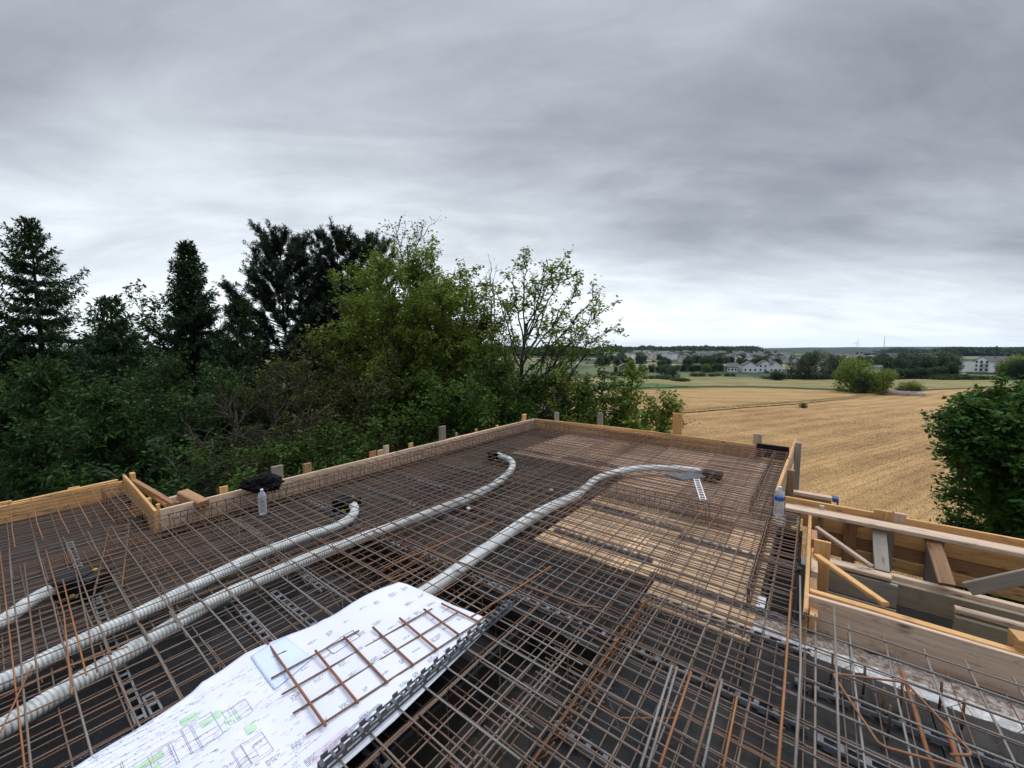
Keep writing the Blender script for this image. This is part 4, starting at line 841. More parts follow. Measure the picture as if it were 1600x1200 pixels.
# ------------------------------------------------------------------ bottles
def bottle(c,h,r,label,lab=True,rz=0,blue=True):
    e=empty('water_bottle',c,label,'bottle',rz=rz)
    prof=[(0,0),(r*.8,0),(r*.97,.012*h/.3)]
    for i in range(9):
        z=h*(.08+i*.045); prof+=[(r,z),(r*.93,z+h*.02)]
    prof+=[(r,h*.50),(r,h*.70),(r*.96,h*.76),(r*.75,h*.84),(r*.40,h*.91),(r*.33,h*.93),(r*.33,h*.955)]
    V,Fc=lathe(prof,28); mk('body',V,Fc,M['bottle'],e,smooth=True)
    V,Fc=lathe([(0,h),(r*.36,h),(r*.38,h*.995),(r*.38,h*.957),(0,h*.957)],20); mk('cap',V,Fc,M['white_plastic'],e,smooth=False)
    if lab:
        n=28
        for nm,a0,a1,mt,z0,z1,rr in (('paper_label',-.35,.65,M['label_blue'],.55,.68,1.012),('paper_label',.65,1.35,M['label_light'],.55,.68,1.012),('paper_label',1.35,1.65,M['white_plastic'],.555,.675,1.011)):
            A=np.linspace(a0*math.pi,a1*math.pi,n); V=[(r*rr*math.cos(t),r*rr*math.sin(t),h*z) for z in (z0,z1) for t in A]; mk(nm,V,[(i,i+1,n+i+1,n+i) for i in range(n-1)],mt,e,smooth=True)
        A=np.linspace(-.05*math.pi,.35*math.pi,12)
    return e
M['label_blue']=plain('blue_label',(.03,.12,.50),.4,0,.15,30); M['label_light']=plain('light_blue_label',(.30,.55,.85),.4,0,.1,30)
bottle(at_z(1216,806,.012)+np.array([0,0,-.0]),.30,.044,'clear water bottle with a blue and pale blue label by the right edge',rz=R(-95))
bottle(at_z(411,804,-.03),.27,.037,'clear water bottle without a label in front of the black jacket',lab=False)
# ------------------------------------------------------------------ jacket
import bmesh
def jacket():
    bm=bmesh.new(); bmesh.ops.create_icosphere(bm,subdivisions=6,radius=1)
    from mathutils import noise as mn, Vector
    for v in bm.verts:
        p=v.co.copy(); x=p.x
        a=.21; bq=.11*(1-.55*max(0,-x)**1.5)+.03*math.sin(x*3); h=.115*(1-.6*max(0,-x)**1.3)*(1+.12*math.sin(x*5+1))
        q=Vector((p.x*a,p.y*bq,p.z*h))
        fold=mn.fractal(p*2.2+Vector((3,1,7)),.8,2.1,4)*.05+abs(mn.noise(p*3.5+Vector((1,p.x*2,0))))*.05-abs(mn.noise(Vector((p.x*7+p.z*4,p.y*3,p.z*6))))*.03
        q+=p.normalized()*fold*.75
        q.z=max(q.z,-.06-.12*max(0,p.y)*(1 if abs(p.x)<.8 else .3)); v.co=q
    me=bpy.data.meshes.new('jacket'); bm.to_mesh(me); bm.free(); me.polygons.foreach_set('use_smooth',np.ones(len(me.polygons),dtype=bool)); me.materials.append(M['cloth'])
    o=bpy.data.objects.new('jacket',me); COL.objects.link(o); c=at_z(408,757,.08); o.location=c; o.rotation_euler=(0,R(3),R(68)); tag(o,'black jacket bundled over the left edge board','jacket')
jacket()
# small litter
for i,(px,py,l) in enumerate([(732,795,'small yellow-white scrap under the mat beyond the longest conduit'),(861,766,'tiny white clip by the grey conduit'),(509,858,'white dot-like cap between the left conduits'),(369,885,'white dot-like cap on the left long conduit')]):
    V,Fc=lathe([(0,0),(.022,0),(.024,.006),(.018,.016),(0,.018)],12); o=mk('plastic_cap',V,Fc,M['white_plastic']); o.location=at_z(px,py,-.14 if i<3 else -.03); tag(o,l,'cap')
# ------------------------------------------------------------------ vegetation
def unit(v): return v/np.maximum(np.linalg.norm(v,axis=-1,keepdims=True),1e-9)
def leaves_mesh(name,P,s,mat,parent,flat=.45,asp=.55,D=None):
    """pointed leaf faces at P; s sizes; D optional leaf axis"""
    n=len(P); s=np.broadcast_to(s,(n,))[:,None]
    if D is None: D=rng.normal(0,1,(n,3)); D[:,2]=D[:,2]*flat-.2
    D=unit(D); Nn=rng.normal(0,1,(n,3)); Nn[:,2]=np.abs(Nn[:,2])+.7; W=unit(np.cross(D,Nn))
    V=np.stack([P,P+D*s*.5+W*s*asp*.5,P+D*s,P+D*s*.5-W*s*asp*.5],1).reshape(-1,3)
    return mk(name,V,np.arange(4*n).reshape(-1,4),mat,parent,attr=np.repeat(rng.random(n),4))
def path(p0,p1,sag,n,jit):
    t=np.linspace(0,1,n)[:,None]; P=p0+(p1-p0)*t; P[:,2]+=(sag*np.sin(math.pi*t[:,0])); 
    J=np.cumsum(rng.normal(0,jit,(n,3)),axis=0); J-=J[-1]*t; J[0]=0; return P+J
def broadleaf(base,H,Wd,mat,label,cat='tree',dens=1.,leaf_s=.10,low=.15,nl=16,group=None,limbs=None,forks=1,trunk_r=.13,name='broadleaf_tree',lean=(0,0),bark='bark',spray=1.,cs=.28,up=.3,npc=13,trunk_top=.55,nsub=9,ntw=7):
    """broad-leaved tree: trunk, limbs to targets on the crown's surface, side branches, twigs, leaves in sprays round the twigs"""
    base=np.array(base,float); e=empty(name,base,label,cat,group); q=MB(); LP=[]
    top=np.array([lean[0],lean[1],H*trunk_top]); tp=path(np.zeros(3),top,0,8,.03*H/8); tr=np.linspace(trunk_r,trunk_r*.35,8); q.tube(tp,tr,7)
    T=[]
    if limbs is None:
        for i in range(nl):
            a=i*2.399+rng.uniform(-.3,.3); u=(i+.5)/nl; z=H*(low+(1-low)*u**.8); rad=Wd/2*math.sqrt(max(.03,1-((u-.35)/.68)**2))*rng.uniform(.7,1.12)
            T.append((np.array([math.cos(a)*rad+lean[0]*u,math.sin(a)*rad+lean[1]*u,z]),min(.95,max(.12,(z/H-.22)/trunk_top*rng.uniform(.7,1.)))))
    else: T=limbs
    for tgt,f in T:
        k=f*7; i=min(6,int(k)); s0=tp[i]+(tp[i+1]-tp[i])*(k-i); Ln=np.linalg.norm(tgt-s0)
        P=path(s0,tgt,Ln*rng.uniform(-.06,.12),9,Ln*.018); r0=trunk_r*(.5-.25*f)*min(1,Ln/3+.3); q.tube(P,np.linspace(r0,.012,9),5,False)
        ns=int(nsub*dens**.5*max(.6,Ln/2.2))
        for j in range(ns):
            t=rng.uniform(.22,1.0)**.8; k2=t*8; i2=min(7,int(k2)); b0=P[i2]+(P[i2+1]-P[i2])*(k2-i2); dirn=unit(P[i2+1]-P[i2]); d=unit(dirn*.6+rng.normal(0,.75,3)+np.array([0,0,up])); l=Ln*rng.uniform(.14,.34)*(1.1-.5*t)*spray+.25
            B=path(b0,b0+d*l,l*.05,6,l*.03); q.tube(B,np.linspace(.016,.005,6),4,False)
            for m_ in range(ntw):
                t3=rng.uniform(.15,1.); k3=t3*5; i3=min(4,int(k3)); c0=B[i3]+(B[i3+1]-B[i3])*(k3-i3); d2=unit(d*.5+rng.normal(0,.8,3)+np.array([0,0,.1])); l2=rng.uniform(.5,1.3)*cs
                if rng.random()<.25: q.tube([c0,c0+d2*l2],[.005,.002],3,False)
                nn=int(npc*dens*rng.uniform(.6,1.4)); tt=rng.uniform(0.1,1.1,nn)[:,None]; LP.append(c0+d2*l2*tt+rng.normal(0,cs*.22,(nn,3)))
    q.build('trunk',M[bark],e,smooth=True)
    LP=np.concatenate(LP); leaves_mesh('crown',LP,leaf_s*rng.uniform(.6,1.25,len(LP)),M[mat],e)
    return e
def spruce(base,H,Wd,label,top=.0,group=None,droop=.22,gap=.5,name='spruce_tree',dens=1.,clear=.08,mat='leaf_spruce',tw=.07,nbr=(6,9)):
    e=empty(name,base,label,'spruce',group); q=MB(); q.tube(path(np.zeros(3),np.array([.0,.0,H]),0,10,.02),np.linspace(.012*H+.05,.012,10),7)
    LP=[];LD=[];z=H*clear
    while z<H-.12:
        f=1-z/H; Lb=Wd/2*min(1.,(f*1.5)**.95)*rng.uniform(.8,1.12); nb=int(rng.integers(*nbr)) if f>.08 else 5; a0=rng.uniform(0,6.28)
        for b_ in range(nb):
            a=a0+b_*6.28/nb+rng.normal(0,.2); l=Lb*rng.uniform(.4,1.4)+.12; rise=np.interp(f,[0,.1,.3,.5,1],[1.1,.65,.30,.05,-.1])+rng.normal(0,.06); d=np.array([math.cos(a),math.sin(a),rise])
            n=9; t=np.linspace(0,1,n)[:,None]; P=np.array([0,0,z+rng.uniform(-.06,.06)])+d*l*t; P[:,2]+=-droop*l*np.sin(t[:,0]*2.6)*(f>.12)+.28*l*np.clip(t[:,0]-.5,0,1)**1.4
            q.tube(P,np.linspace(.008+.012*l,.004,n),4,False); side=np.array([-math.sin(a),math.cos(a),0])
            nt_=max(5,int(l/tw*dens))
            for k in range(nt_):
                tt=(k+.6)/nt_*.9+.1; kk=tt*(n-1); i=min(n-2,int(kk)); p=P[i]+(P[i+1]-P[i])*(kk-i)
                for s in(-1,1):
                    lt=l*.26*(1.08-tt)**.6*rng.uniform(.5,1.25)+.09; dd=unit(side*s*.8+unit(d)*.9+np.array([0,0,-.30+rng.normal(0,.22)])); m_=max(2,int(lt/.05)); u=np.linspace(0.05,1,m_)[:,None]
                    Q=p+dd*lt*u; Q[:,2]-=.35*lt*u[:,0]**2; LP.append(Q); LD.append(dd[None]*.6+rng.normal(0,.3,(m_,3))+np.array([0,0,-.75])); LP.append(Q+rng.normal(0,.02,Q.shape)); LD.append(dd[None]*.9+rng.normal(0,.4,(m_,3))+np.array([0,0,-.1]))
            for _ in range(3): LP.append(P[1:]); LD.append(np.repeat(unit(d)[None],n-1,0)+rng.normal(0,.35,(n-1,3)))
        z+=gap*rng.uniform(.7,1.25)*(.35+.65*min(1,f*3))
    for k in range(4): LP.append(np.array([[0,0,H-.5+.1*i] for i in range(6)])); LD.append(rng.normal(0,.25,(6,3))+np.array([0,0,1]))
    q.build('trunk',M['bark'],e,smooth=True); LP=np.concatenate(LP);LD=np.concatenate(LD); s=rng.uniform(.10,.19,len(LP))
    leaves_mesh('crown',LP,s,M[mat],e,asp=.32,D=LD); return e
def pine(base,H,Wd,label,low=.4,group=None,trunk_r=.12,nb=78):
    e=empty('pine_tree',base,label,'pine',group); q=MB(); tp=path(np.zeros(3),np.array([0,0,H*.97]),0,10,.05); q.tube(tp,np.linspace(trunk_r,.02,10),7)
    LP=[];LD=[]
    for i in range(nb):
        u=(i+.5)/nb; z=H*(low+(.97-low)*u); a=i*2.399+rng.uniform(-.4,.4); l=Wd/2*(1.06-u)**.5*rng.uniform(.5,1.1)+.15; k=z/H/.97*9; j=min(8,int(k)); s0=tp[j]
        d=np.array([math.cos(a),math.sin(a),.15+.4*u]); n=8; t=np.linspace(0,1,n)[:,None]; P=np.array([s0[0],s0[1],z])+d*l*t; P[:,2]+=.35*l*t[:,0]**2.2; q.tube(P,np.linspace(.010+.010*l,.006,n),5,False)
        for c in range(int(7+l*13)):
            tt=rng.uniform(.25,1.)**.8 if c else 1.; kk=tt*(n-1); m_=min(n-2,int(kk)); p=P[m_]+(P[m_+1]-P[m_])*(kk-m_); dd=unit(unit(d)*.55+rng.normal(0,.6,3)+np.array([0,0,.75])); ll=rng.uniform(.15,.5)
            q.tube([p,p+dd*ll],[.006,.003],3,False); N_=60; w=rng.uniform(-.1,1.0,N_)[:,None]; LP.append(p+dd*ll*w); dn=rng.normal(0,1,(N_,3)); dn=unit(dn-dd*(dn@dd)[:,None]); LD.append(dn*.9+dd*.7)
    q.build('trunk',M['bark'],e,smooth=True); LP=np.concatenate(LP);LD=np.concatenate(LD); leaves_mesh('crown',LP,rng.uniform(.09,.17,len(LP)),M['leaf_pine'],e,asp=.19,D=LD); return e
def gpt(px,D,off=0):
    """ground point below the line of sight at column px and forward distance D"""
    v=CAM+ray(px,HY)*D; return np.array([v[0],v[1],float(gz(v[0],v[1]))+off])
def topz(px,py,D): return float((CAM+ray(px,py)*D)[2])
def dims(px,pt,D): b_=gpt(px,D); return b_,topz(px,pt,D)-b_[2]
b_,h=dims(66,352,15.5); spruce(b_,h,6.2,'tall dark spruce with open tiers and a bare leader, leftmost against the sky',gap=.5,nbr=(6,8))
b_,h=dims(303,386,16.5); spruce(b_,h,4.0,'narrow dark spruce with a bushy top between the tall spruce and the pines',gap=.26)
b_,h=dims(178,470,13.5); spruce(b_,h,5.2,'lower spruce with drooping boughs beside the leftmost spruce')
b_,h=dims(378,475,14.5); spruce(b_,h,4.8,'low spruce just left of the pines')
b_,h=dims(-40,450,14); spruce(b_,h,6.2,'dark spruce cut off by the left frame edge')
b_,h=dims(60,560,10.5); spruce(b_,h,5.0,'lower spruce with greener boughs in front at the left',mat='leaf_dark',droop=.35)
b_,h=dims(150,600,9.8); spruce(b_,h,4.2,'short spruce with hanging green boughs right above the left bay',mat='leaf_dark',droop=.35)
b_,h=dims(445,374,17); pine(b_,h,5.0,'dark pine with upright brush tips, leftmost of the three pines',low=.52)
b_,h=dims(532,370,17.5); pine(b_,h,3.8,'dark pine with the highest pointed tip, middle of the three pines',low=.5)
b_,h=dims(583,378,18.5); pine(b_,h,4.2,'dark pine half hidden by light leaves, rightmost of the three pines',low=.45)
b_,h=dims(492,392,19); pine(b_,h,2.6,'slim pine standing between the first and the middle pine',low=.5,nb=34)
# deciduous
b_,h=dims(640,415,14); broadleaf(b_,h,6.2,'leaf_light','large light green tree right of the pines',nl=36,leaf_s=.11,low=.18,dens=1.5,cs=.30,npc=14)
b_,h=dims(640,350,15.5); broadleaf(b_,h,3.4,'leaf_mid','thin tree with a sparse twiggy top rising above the light green tree',nl=12,leaf_s=.10,low=.62,dens=.5,cs=.3,trunk_top=.93,npc=8,up=.9,trunk_r=.10)
b_,h=dims(700,420,13.2); broadleaf(b_,h,4.2,'leaf_light','light green tree leaning towards the open sky, right of the large one',nl=24,leaf_s=.12,low=.3,dens=1.2)
b_,h=dims(768,428,15.5); broadleaf(b_,h,2.4,'leaf_mid','slender nearly bare tree behind the leaning one',nl=11,leaf_s=.07,low=.45,dens=.35,trunk_top=.9,npc=6,up=.9,trunk_r=.08,bark='bark_grey')
# the leaning tree with visible limbs
D=12.5; b_=gpt(775,D)
def tg(px,py,dd=0): return (CAM+ray(px,py)*(D+dd))-b_
limbs=[(tg(820,415),.9),(tg(856,412,.4),.95),(tg(878,408,-.4),.95),(tg(902,450,.6),.85),(tg(928,465,-.5),.8),(tg(938,488,.2),.75),(tg(951,515,0),.6),(tg(902,520,.8),.6),(tg(800,440,-.6),.9),(tg(774,455,.6),.8),(tg(760,500,0),.7),(tg(849,480,-1.),.8),(tg(868,500,1.),.7),(tg(927,525,-.8),.55),(tg(790,470,1.2),.85),(tg(843,445,.9),.9),(tg(888,435,-.9),.9),(tg(868,545,.6),.5),(tg(912,555,-.3),.45)]
tt=tg(822,505); broadleaf(b_,tt[2]/.9,4,'leaf_light','open leaning tree with dark limbs and sparse leaves against the bright sky',limbs=limbs,lean=(tt[0],tt[1]),trunk_top=.9,dens=.5,leaf_s=.12,trunk_r=.11,cs=.20,npc=12,nsub=10,ntw=7,spray=.8)
def bush(px,pt,D,Wd,mat,label,**k):
    b_,h=dims(px,pt,D); kw=dict(low=.05,nl=22,leaf_s=.11,dens=1.,trunk_top=.6,trunk_r=.06,name='shrub',cat='shrub'); kw.update(k); return broadleaf(b_,h,Wd,mat,label,**kw)
bush(235,560,11.5,5.2,'leaf_dark','dark green shrub left of the small yellow brace work',leaf_s=.10)
bush(330,575,11.8,5.2,'leaf_dark','broad dark green shrub behind the thick reddish timber',dens=1.2,leaf_s=.10)
bush(395,690,8.6,3.2,'leaf_mid','bright-leaved shrub right behind the black jacket',leaf_s=.09,dens=1.1)
bush(480,690,9.4,3.6,'leaf_mid','shrub with yellowish leaves right of the black jacket',leaf_s=.09,dens=1.1)
bush(490,535,12.6,5.0,'leaf_brown','brownish thin-leaved tree in front of the pines',cat='tree',name='broadleaf_tree',low=.3,dens=1.2,leaf_s=.09,bark='bark')
bush(585,560,11.5,4.6,'leaf_brown','brownish green shrub left of the middle stakes',dens=1.,leaf_s=.09)
bush(570,675,9.5,3.2,'leaf_mid','low green shrub behind the close group of three stakes',leaf_s=.09)
bush(655,600,10.8,4.4,'leaf_mid','dense green shrub behind the tallest weathered stake',dens=1.2,leaf_s=.10)
bush(730,560,11.5,4.6,'leaf_mid','dense green shrub left of the far corner',dens=1.3,leaf_s=.10)
bush(800,590,12.5,4.2,'leaf_mid','green shrub behind the far left corner of the deck',dens=1.2)
bush(850,570,14.5,4.6,'leaf_mid','green shrub under the leaning tree',dens=1.1)
bush(905,585,13.5,4.4,'leaf_mid','light green shrub between the first two grey stakes behind the far edge',dens=.9,leaf_s=.13)
bush(960,592,13.5,4.6,'leaf_light','fresh green shrub behind the second stake of the far edge',dens=1.1,leaf_s=.14)
bush(1015,618,13.4,2.8,'leaf_light','low leafy shoot reaching to the broad pine stake',dens=1.,leaf_s=.14,nl=14)
bush(770,640,11,3,'leaf_mid','low shrub against the far end of the left edge board')
for px,D,pt,l in [(90,12,640,'bare-twigged dark shrub low at the left bay'),(210,10,680,'dark shrub low behind the stepped board'),(300,9.6,690,'dark shrub with pale twigs behind the reddish timber')]:
    bush(px,pt,D,3.2,'leaf_dark',l,bark='bark_grey',dens=.8)
# back row closing the view to the left
for px,D,pt,w_,m_,l in [(20,19,500,6,'leaf_dark','dark tree in the back row behind the leftmost spruce'),(130,20,512,6,'leaf_dark','dark tree in the back row between the two left spruces'),(225,19,500,5,'leaf_mid','loose-leaved tree in the back row left of the narrow spruce'),(255,17,470,3.4,'leaf_dark','sparse dark treetop just left of the narrow spruce'),(340,20,520,6,'leaf_dark','dark tree in the back row behind the narrow spruce'),(440,21,538,7,'leaf_dark','dark tree in the back row under the pines'),(560,20,530,7,'leaf_mid','tree in the back row behind the light green tree'),(690,19,520,6,'leaf_mid','tree in the back row right of the light green tree'),(-60,20,520,7,'leaf_dark','dark tree in the back row cut by the left frame edge')]:
    b_,h=dims(px,pt,D); broadleaf(b_,h,w_,m_,l,nl=16,leaf_s=.17,dens=.8,low=.1)
# twiggy bare shrub
b_,h=dims(385,610,9.2); broadleaf(b_,h,3.4,'leaf_dark','leafless grey twiggy shrub between the left shrubs',cat='shrub',name='bare_shrub',dens=.05,nl=20,bark='bark',low=.2,npc=2,trunk_r=.015,nsub=90)
# right foreground tree
b_,h=dims(1745,625,8.6); broadleaf(b_,h,4.7,'leaf_lush','large dark green tree with big leaves at the right frame edge',nl=36,leaf_s=.125,low=.12,dens=2.1,cs=.30,npc=13,spray=1.1)
D=8.; b_=gpt(1670,D); 
limbs=[(tg(1508,650),.6),(tg(1500,685),.5),(tg(1518,700,.5),.55),(tg(1530,668,-.3),.6),(tg(1533,625,.3),.7),(tg(1588,615,.5),.8),(tg(1628,612,-.3),.85),(tg(1613,800),.3),(tg(1578,680,-.4),.55),(tg(1583,720,.3),.5),(tg(1578,755,.6),.4),(tg(1618,660,.5),.7),(tg(1648,640,0),.8),(tg(1628,820,0),.2),(tg(1628,850,-.5),.15),(tg(1613,760,-.5),.4),(tg(1658,700,-.7),.5),(tg(1598,835,.5),.2),(tg(1638,780,-.8),.3)]
tt=tg(1645,640); broadleaf(b_,tt[2]/.9,4,'leaf_lush','nearer tree sending leafy boughs over the stubble beside the right edge',limbs=limbs,lean=(tt[0],tt[1]),trunk_top=.9,dens=1.9,leaf_s=.115,trunk_r=.09,cs=.20,npc=12,nsub=12,spray=.8)
# ------------------------------------------------------------------ far vegetation
def crown_mesh(n,lobes,s,flat=1.):
    P=[]
    for (cx,cy,cz,rx,rz_) in lobes:
        m_=int(n*rx*rx); u=unit(rng.normal(0,1,(m_,3))); r_=rng.uniform(.55,1.05,(m_,1)); P.append(np.array([cx,cy,cz])+u*r_*np.array([rx,rx,rz_]))
    return np.concatenate(P)
PROTO={}
def far_proto(key,mat,lobes,n,s,trunk=True):
    V=crown_mesh(n,lobes,s); c=leaves_mesh('crown',V,s*rng.uniform(.6,1.3,len(V)),M[mat],None,flat=.7,asp=.8); q=MB(); q.tube([(0,0,0),(0,0,.5)],[.035,.02],6); t=q.build('trunk',M['bark'],None)
    for o in(c,t): COL.objects.unlink(o)
    PROTO[key]=(c.data,t.data)
def rl(k,r0,r1,sp,zc):
    L_=[(0,0,zc,.36,.36),(.12,.1,.2,.30,.2),(-.15,-.1,.2,.30,.2)]
    for i in range(k):
        a=i*2.4+rng.uniform(-.3,.3); L_.append((math.cos(a)*sp,math.sin(a)*sp,zc+rng.uniform(-.22,.24),rng.uniform(r0,r1),rng.uniform(r0,r1)))
    return L_
far_proto('round','leaf_light',rl(9,.18,.27,.26,.58),7000,.045); far_proto('dark','leaf_far',rl(10,.17,.25,.27,.55),6500,.05)
far_proto('dark2','leaf_far',rl(8,.19,.28,.22,.58),6500,.05); far_proto('willow','leaf_grey',rl(11,.16,.24,.28,.55),6500,.05); far_proto('poplar','leaf_grey',[(0,0,.25,.22,.2),(0.05,0,.45,.25,.25),(-.04,.03,.65,.22,.25),(0,0,.84,.14,.17)],9000,.04)
far_proto('lime','leaf_lime',rl(8,.18,.26,.24,.56),6500,.05); far_proto('bush','leaf_far',[(0,0,.4,.42,.42),(.3,.1,.35,.3,.35),(-.3,-.1,.3,.32,.32),(.1,-.3,.35,.3,.33),(-.1,.3,.3,.3,.3)],4500,.06)
ORD2=['first','second','third','fourth','fifth','sixth','seventh','eighth','ninth','tenth','eleventh','twelfth','thirteenth','fourteenth','fifteenth','sixteenth','seventeenth','eighteenth']
def RK(L_,i): return ORD2[sorted(range(len(L_)),key=lambda k:L_[k][0]).index(i)]
def far_tree(key,px,pb,pt,wpx,label,group=None,name='tree',cat='tree',D=None):
    P=hit(px,pb)
    if P is None: return
    D_=float((P-CAM)@_fw); h=(pb-pt)/F*D_; w=wpx/F*D_
    e=empty(name,P-np.array([0,0,.05*h]),label,cat,group,rz=rng.uniform(0,6.28)); s=(w,w,h*1.08); cd,td=PROTO[key]
    for nm,d_ in (('crown',cd),('trunk',td)):
        o=bpy.data.objects.new(nm,d_); COL.objects.link(o); o.parent=e; o.scale=s if nm=='crown' else (w,w,h)
    return e
far_tree('round',1330,613,561,54,'round green tree standing at the near corner of the far stubble field')
far_tree('round',1371,616,577,44,'darker low tree touching the round one at the field corner')
far_tree('dark',1352,615,582,34,'low dark tree filling the gap between the round tree and its neighbour'); 
far_tree('round',1421,617,596,38,'lone rounded bush just right of the pale heap',name='bush',cat='bush')
far_tree('bush',1255,638,626.5,10,'tiny dark sapling alone on the stubble',name='bush',cat='bush')
far_tree('dark',1215,594,577,24,'dark bush at the left foot of the greyish grove',name='bush',cat='bush')
LL=[(1236,592,551,32),(1262,593,547,36),(1285,593,549,32),(1305,592,552,30),(1247,593,556,26),(1320,590,556,26),(1294,592,558,28)]
for i,(px,pb,pt,w_) in enumerate(LL): far_tree('willow' if i%2 else 'poplar',px,pb,pt,w_,RK(LL,i)+' greyish willow from the left in the grove left of the round tree','greyish willows in the middle grove')
LL=[(1396,588,551,34),(1418,588,549,32),(1440,587,549,34),(1462,587,550,34),(1484,586,552,30),(1405,590,557,24),(1450,588,556,24)]
for i,(px,pb,pt,w_) in enumerate(LL): far_tree('willow' if i%3 else 'dark',px,pb,pt,w_,RK(LL,i)+' greyish tree from the left in the grove before the apartments','trees in the right grove')
LL=[(1400,592,574,24),(1420,592,575,26),(1442,592,573,26),(1465,591,572,26),(1484,591,564,26),(1505,592,586,18),(1390,593,578,18)]
for i,(px,pb,pt,w_) in enumerate(LL): far_tree('dark2',px,pb,pt,w_,RK(LL,i)+' low dark tree from the left in the belt before the right grove','low trees before the right grove')
LL=[(1585,592,556,40),(1610,594,553,44),(1570,592,566,26),(1640,596,555,50)]
for i,(px,pb,pt,w_) in enumerate(LL): far_tree('dark' if i%2 else 'round',px,pb,pt,w_,RK(LL,i)+' dark tree right of the white apartment blocks','trees right of the apartments')
LL=[(988,582,566,14),(1004,582,567,16),(1018,582,568,15),(1031,583,568,16),(1068,581,567,15),(1080,581,568,14),(1085,580,568,14),(1114,581,566,16),(1125,580,567,16),(976,584,570,10),(962,583,571,8),(1140,580,566,12),(1093,580,568,12)]
for i,(px,pb,pt,w_) in enumerate(LL): far_tree('dark' if i%2 else 'dark2',px,pb,pt,w_,RK(LL,i)+' dark tree from the left in the row before the far town','dark trees before the far town')
far_tree('willow',1052,590,569,24,'rounded greyish willow in the hedge left of the white houses'); far_tree('willow',1040,586,568,20,'smaller greyish willow behind the rounded one')
far_tree('lime',1103,582,567,19,'yellow-green tree in the dark row left of the white houses'); far_tree('lime',1021,566,562,6,'tiny yellow-green treetop below the red-fronted blocks')
LL=[(1018,592,585,12),(1030,592,584,14),(1042,593,584,16),(1055,595,588,14),(1066,596,588,18),(1074,595,590,10),(1085,588,580,14),(1097,588,580,12),(1112,588,582,12),(960,594,586,10),(1136,588,581,9),(1145,588,581,8),(1005,590,584,12),(990,590,585,12),(975,590,586,12),(1122,587,582,10),(1198,583,578,8)]
for i,(px,pb,pt,w_) in enumerate(LL): far_tree('bush',px,pb,pt,w_,RK(LL,i)+' low bush from the left in the hedge along the meadow','hedge bushes along the meadow',name='bush',cat='bush')
# ------------------------------------------------------------------ buildings
M['white_wall']=plain('white_render',(.82,.82,.81),.8,0,.06,.5); M['cream_wall']=plain('cream_render',(.62,.57,.49),.8,0,.08,.3); M['red_wall']=plain('red_render',(.40,.06,.06),.8,0,.1,.3); M['grey_wall']=plain('grey_render',(.42,.42,.42),.8,0,.1,.3)
M['roof_dark']=plain('dark_roof',(.09,.085,.09),.7,0,.2,.5); M['roof_brown']=plain('brown_roof',(.20,.14,.12),.8,0,.2,.5); M['roof_grey']=plain('grey_roof',(.13,.13,.14),.8,0,.15,.5)
M['window']=plain('dark_window',(.03,.035,.045),.2,0,.1); M['stone']=plain('stone_wall',(.20,.17,.15),.9,0,.25,.6)
def walls(w,l,h,rh):
    a,b_=w/2,l/2; return [(-a,-b_,-2),(a,-b_,-2),(a,b_,-2),(-a,b_,-2),(-a,-b_,h),(a,-b_,h),(a,b_,h),(-a,b_,h),(0,-b_,h+rh),(0,b_,h+rh)],[(0,1,5,8,4),(2,3,7,9,6),(1,2,6,5),(3,0,4,7)]
def roof(w,l,h,rh,ov=.35,t=.22):
    a=w/2+ov; b_=l/2+ov; k=rh/(w/2); z0=h-ov*k+.05; zt=h+rh+.05
    V=[(-a,-b_,z0),(0,-b_,zt),(a,-b_,z0),(-a,b_,z0),(0,b_,zt),(a,b_,z0)]; V+=[(x,y,z+t) for x,y,z in V]
    return V,[(0,1,4,3),(1,2,5,4),(6,9,10,7),(7,10,11,8),(0,6,7,1),(1,7,8,2),(3,4,10,9),(4,5,11,10),(0,3,9,6),(2,8,11,5)]
def house(P,w,l,h,rh,rz,wm,rm,label,group=None,win=0,flat=False,name='house',cat='house'):
    e=empty(name,P,label,cat,group,rz=rz)
    if flat:
        q=MB(); q.box((0,0,h/2-1),(w,l,h+2)); q.build('wall',M[wm],e); q=MB(); q.box((0,0,h+.15),(w+.4,l+.4,.25)); q.build('roof',M[rm],e)
    else:
        V,Fc=walls(w,l,h,rh); mk('wall',V,Fc,M[wm],e); V,Fc=roof(w,l,h,rh); mk('roof',V,Fc,M[rm],e)
    for i in range(win):
        for s in(-1,1):
            for z in ((1.5,4.0) if h>4.5 else (1.5,)):
                q=MB(); q.box((-w/2+w*(i+.5)/win,s*(l/2+.02),z),(1.0,.06,1.3)); q.build('window',M['window'],e)
                q=MB(); q.box((s*(w/2+.02),-l/2+l*(i+.5)/win,z),(.06,1.0,1.3)); q.build('window',M['window'],e)
    return e
def facing(px): return YAW-math.atan((px-CX)/F)
def hs(px,pb,ppx,pph,rz,wm,rm,label,**k):
    P=hit(px,pb); D_=float((P-CAM)@_fw); w=ppx/F*D_; h=pph/F*D_; rh=k.pop('rh',.4); dl=k.pop('dl',1.)
    return house(P,w,w*dl,h*(1-rh),h*rh,rz,wm,rm,label,**k)
hs(1144,580.5,23,13,facing(1144)+R(90),'white_wall','roof_dark','low white house with a dark eaves-side roof, leftmost of the row of white houses',win=3,rh=.45,dl=.6)
hs(1169,581,20,16,facing(1169)+R(14),'white_wall','roof_dark','white gabled house, second of the row of white houses',win=3,dl=1.1)
hs(1193,581,19,18,facing(1193)+R(12),'white_wall','roof_dark','white gabled house, third of the row of white houses',win=3,dl=1.1)
hs(1209,581.5,17,17,facing(1208)+R(14),'white_wall','roof_dark','white gabled house nearest the greyish grove',win=3,dl=1.1)
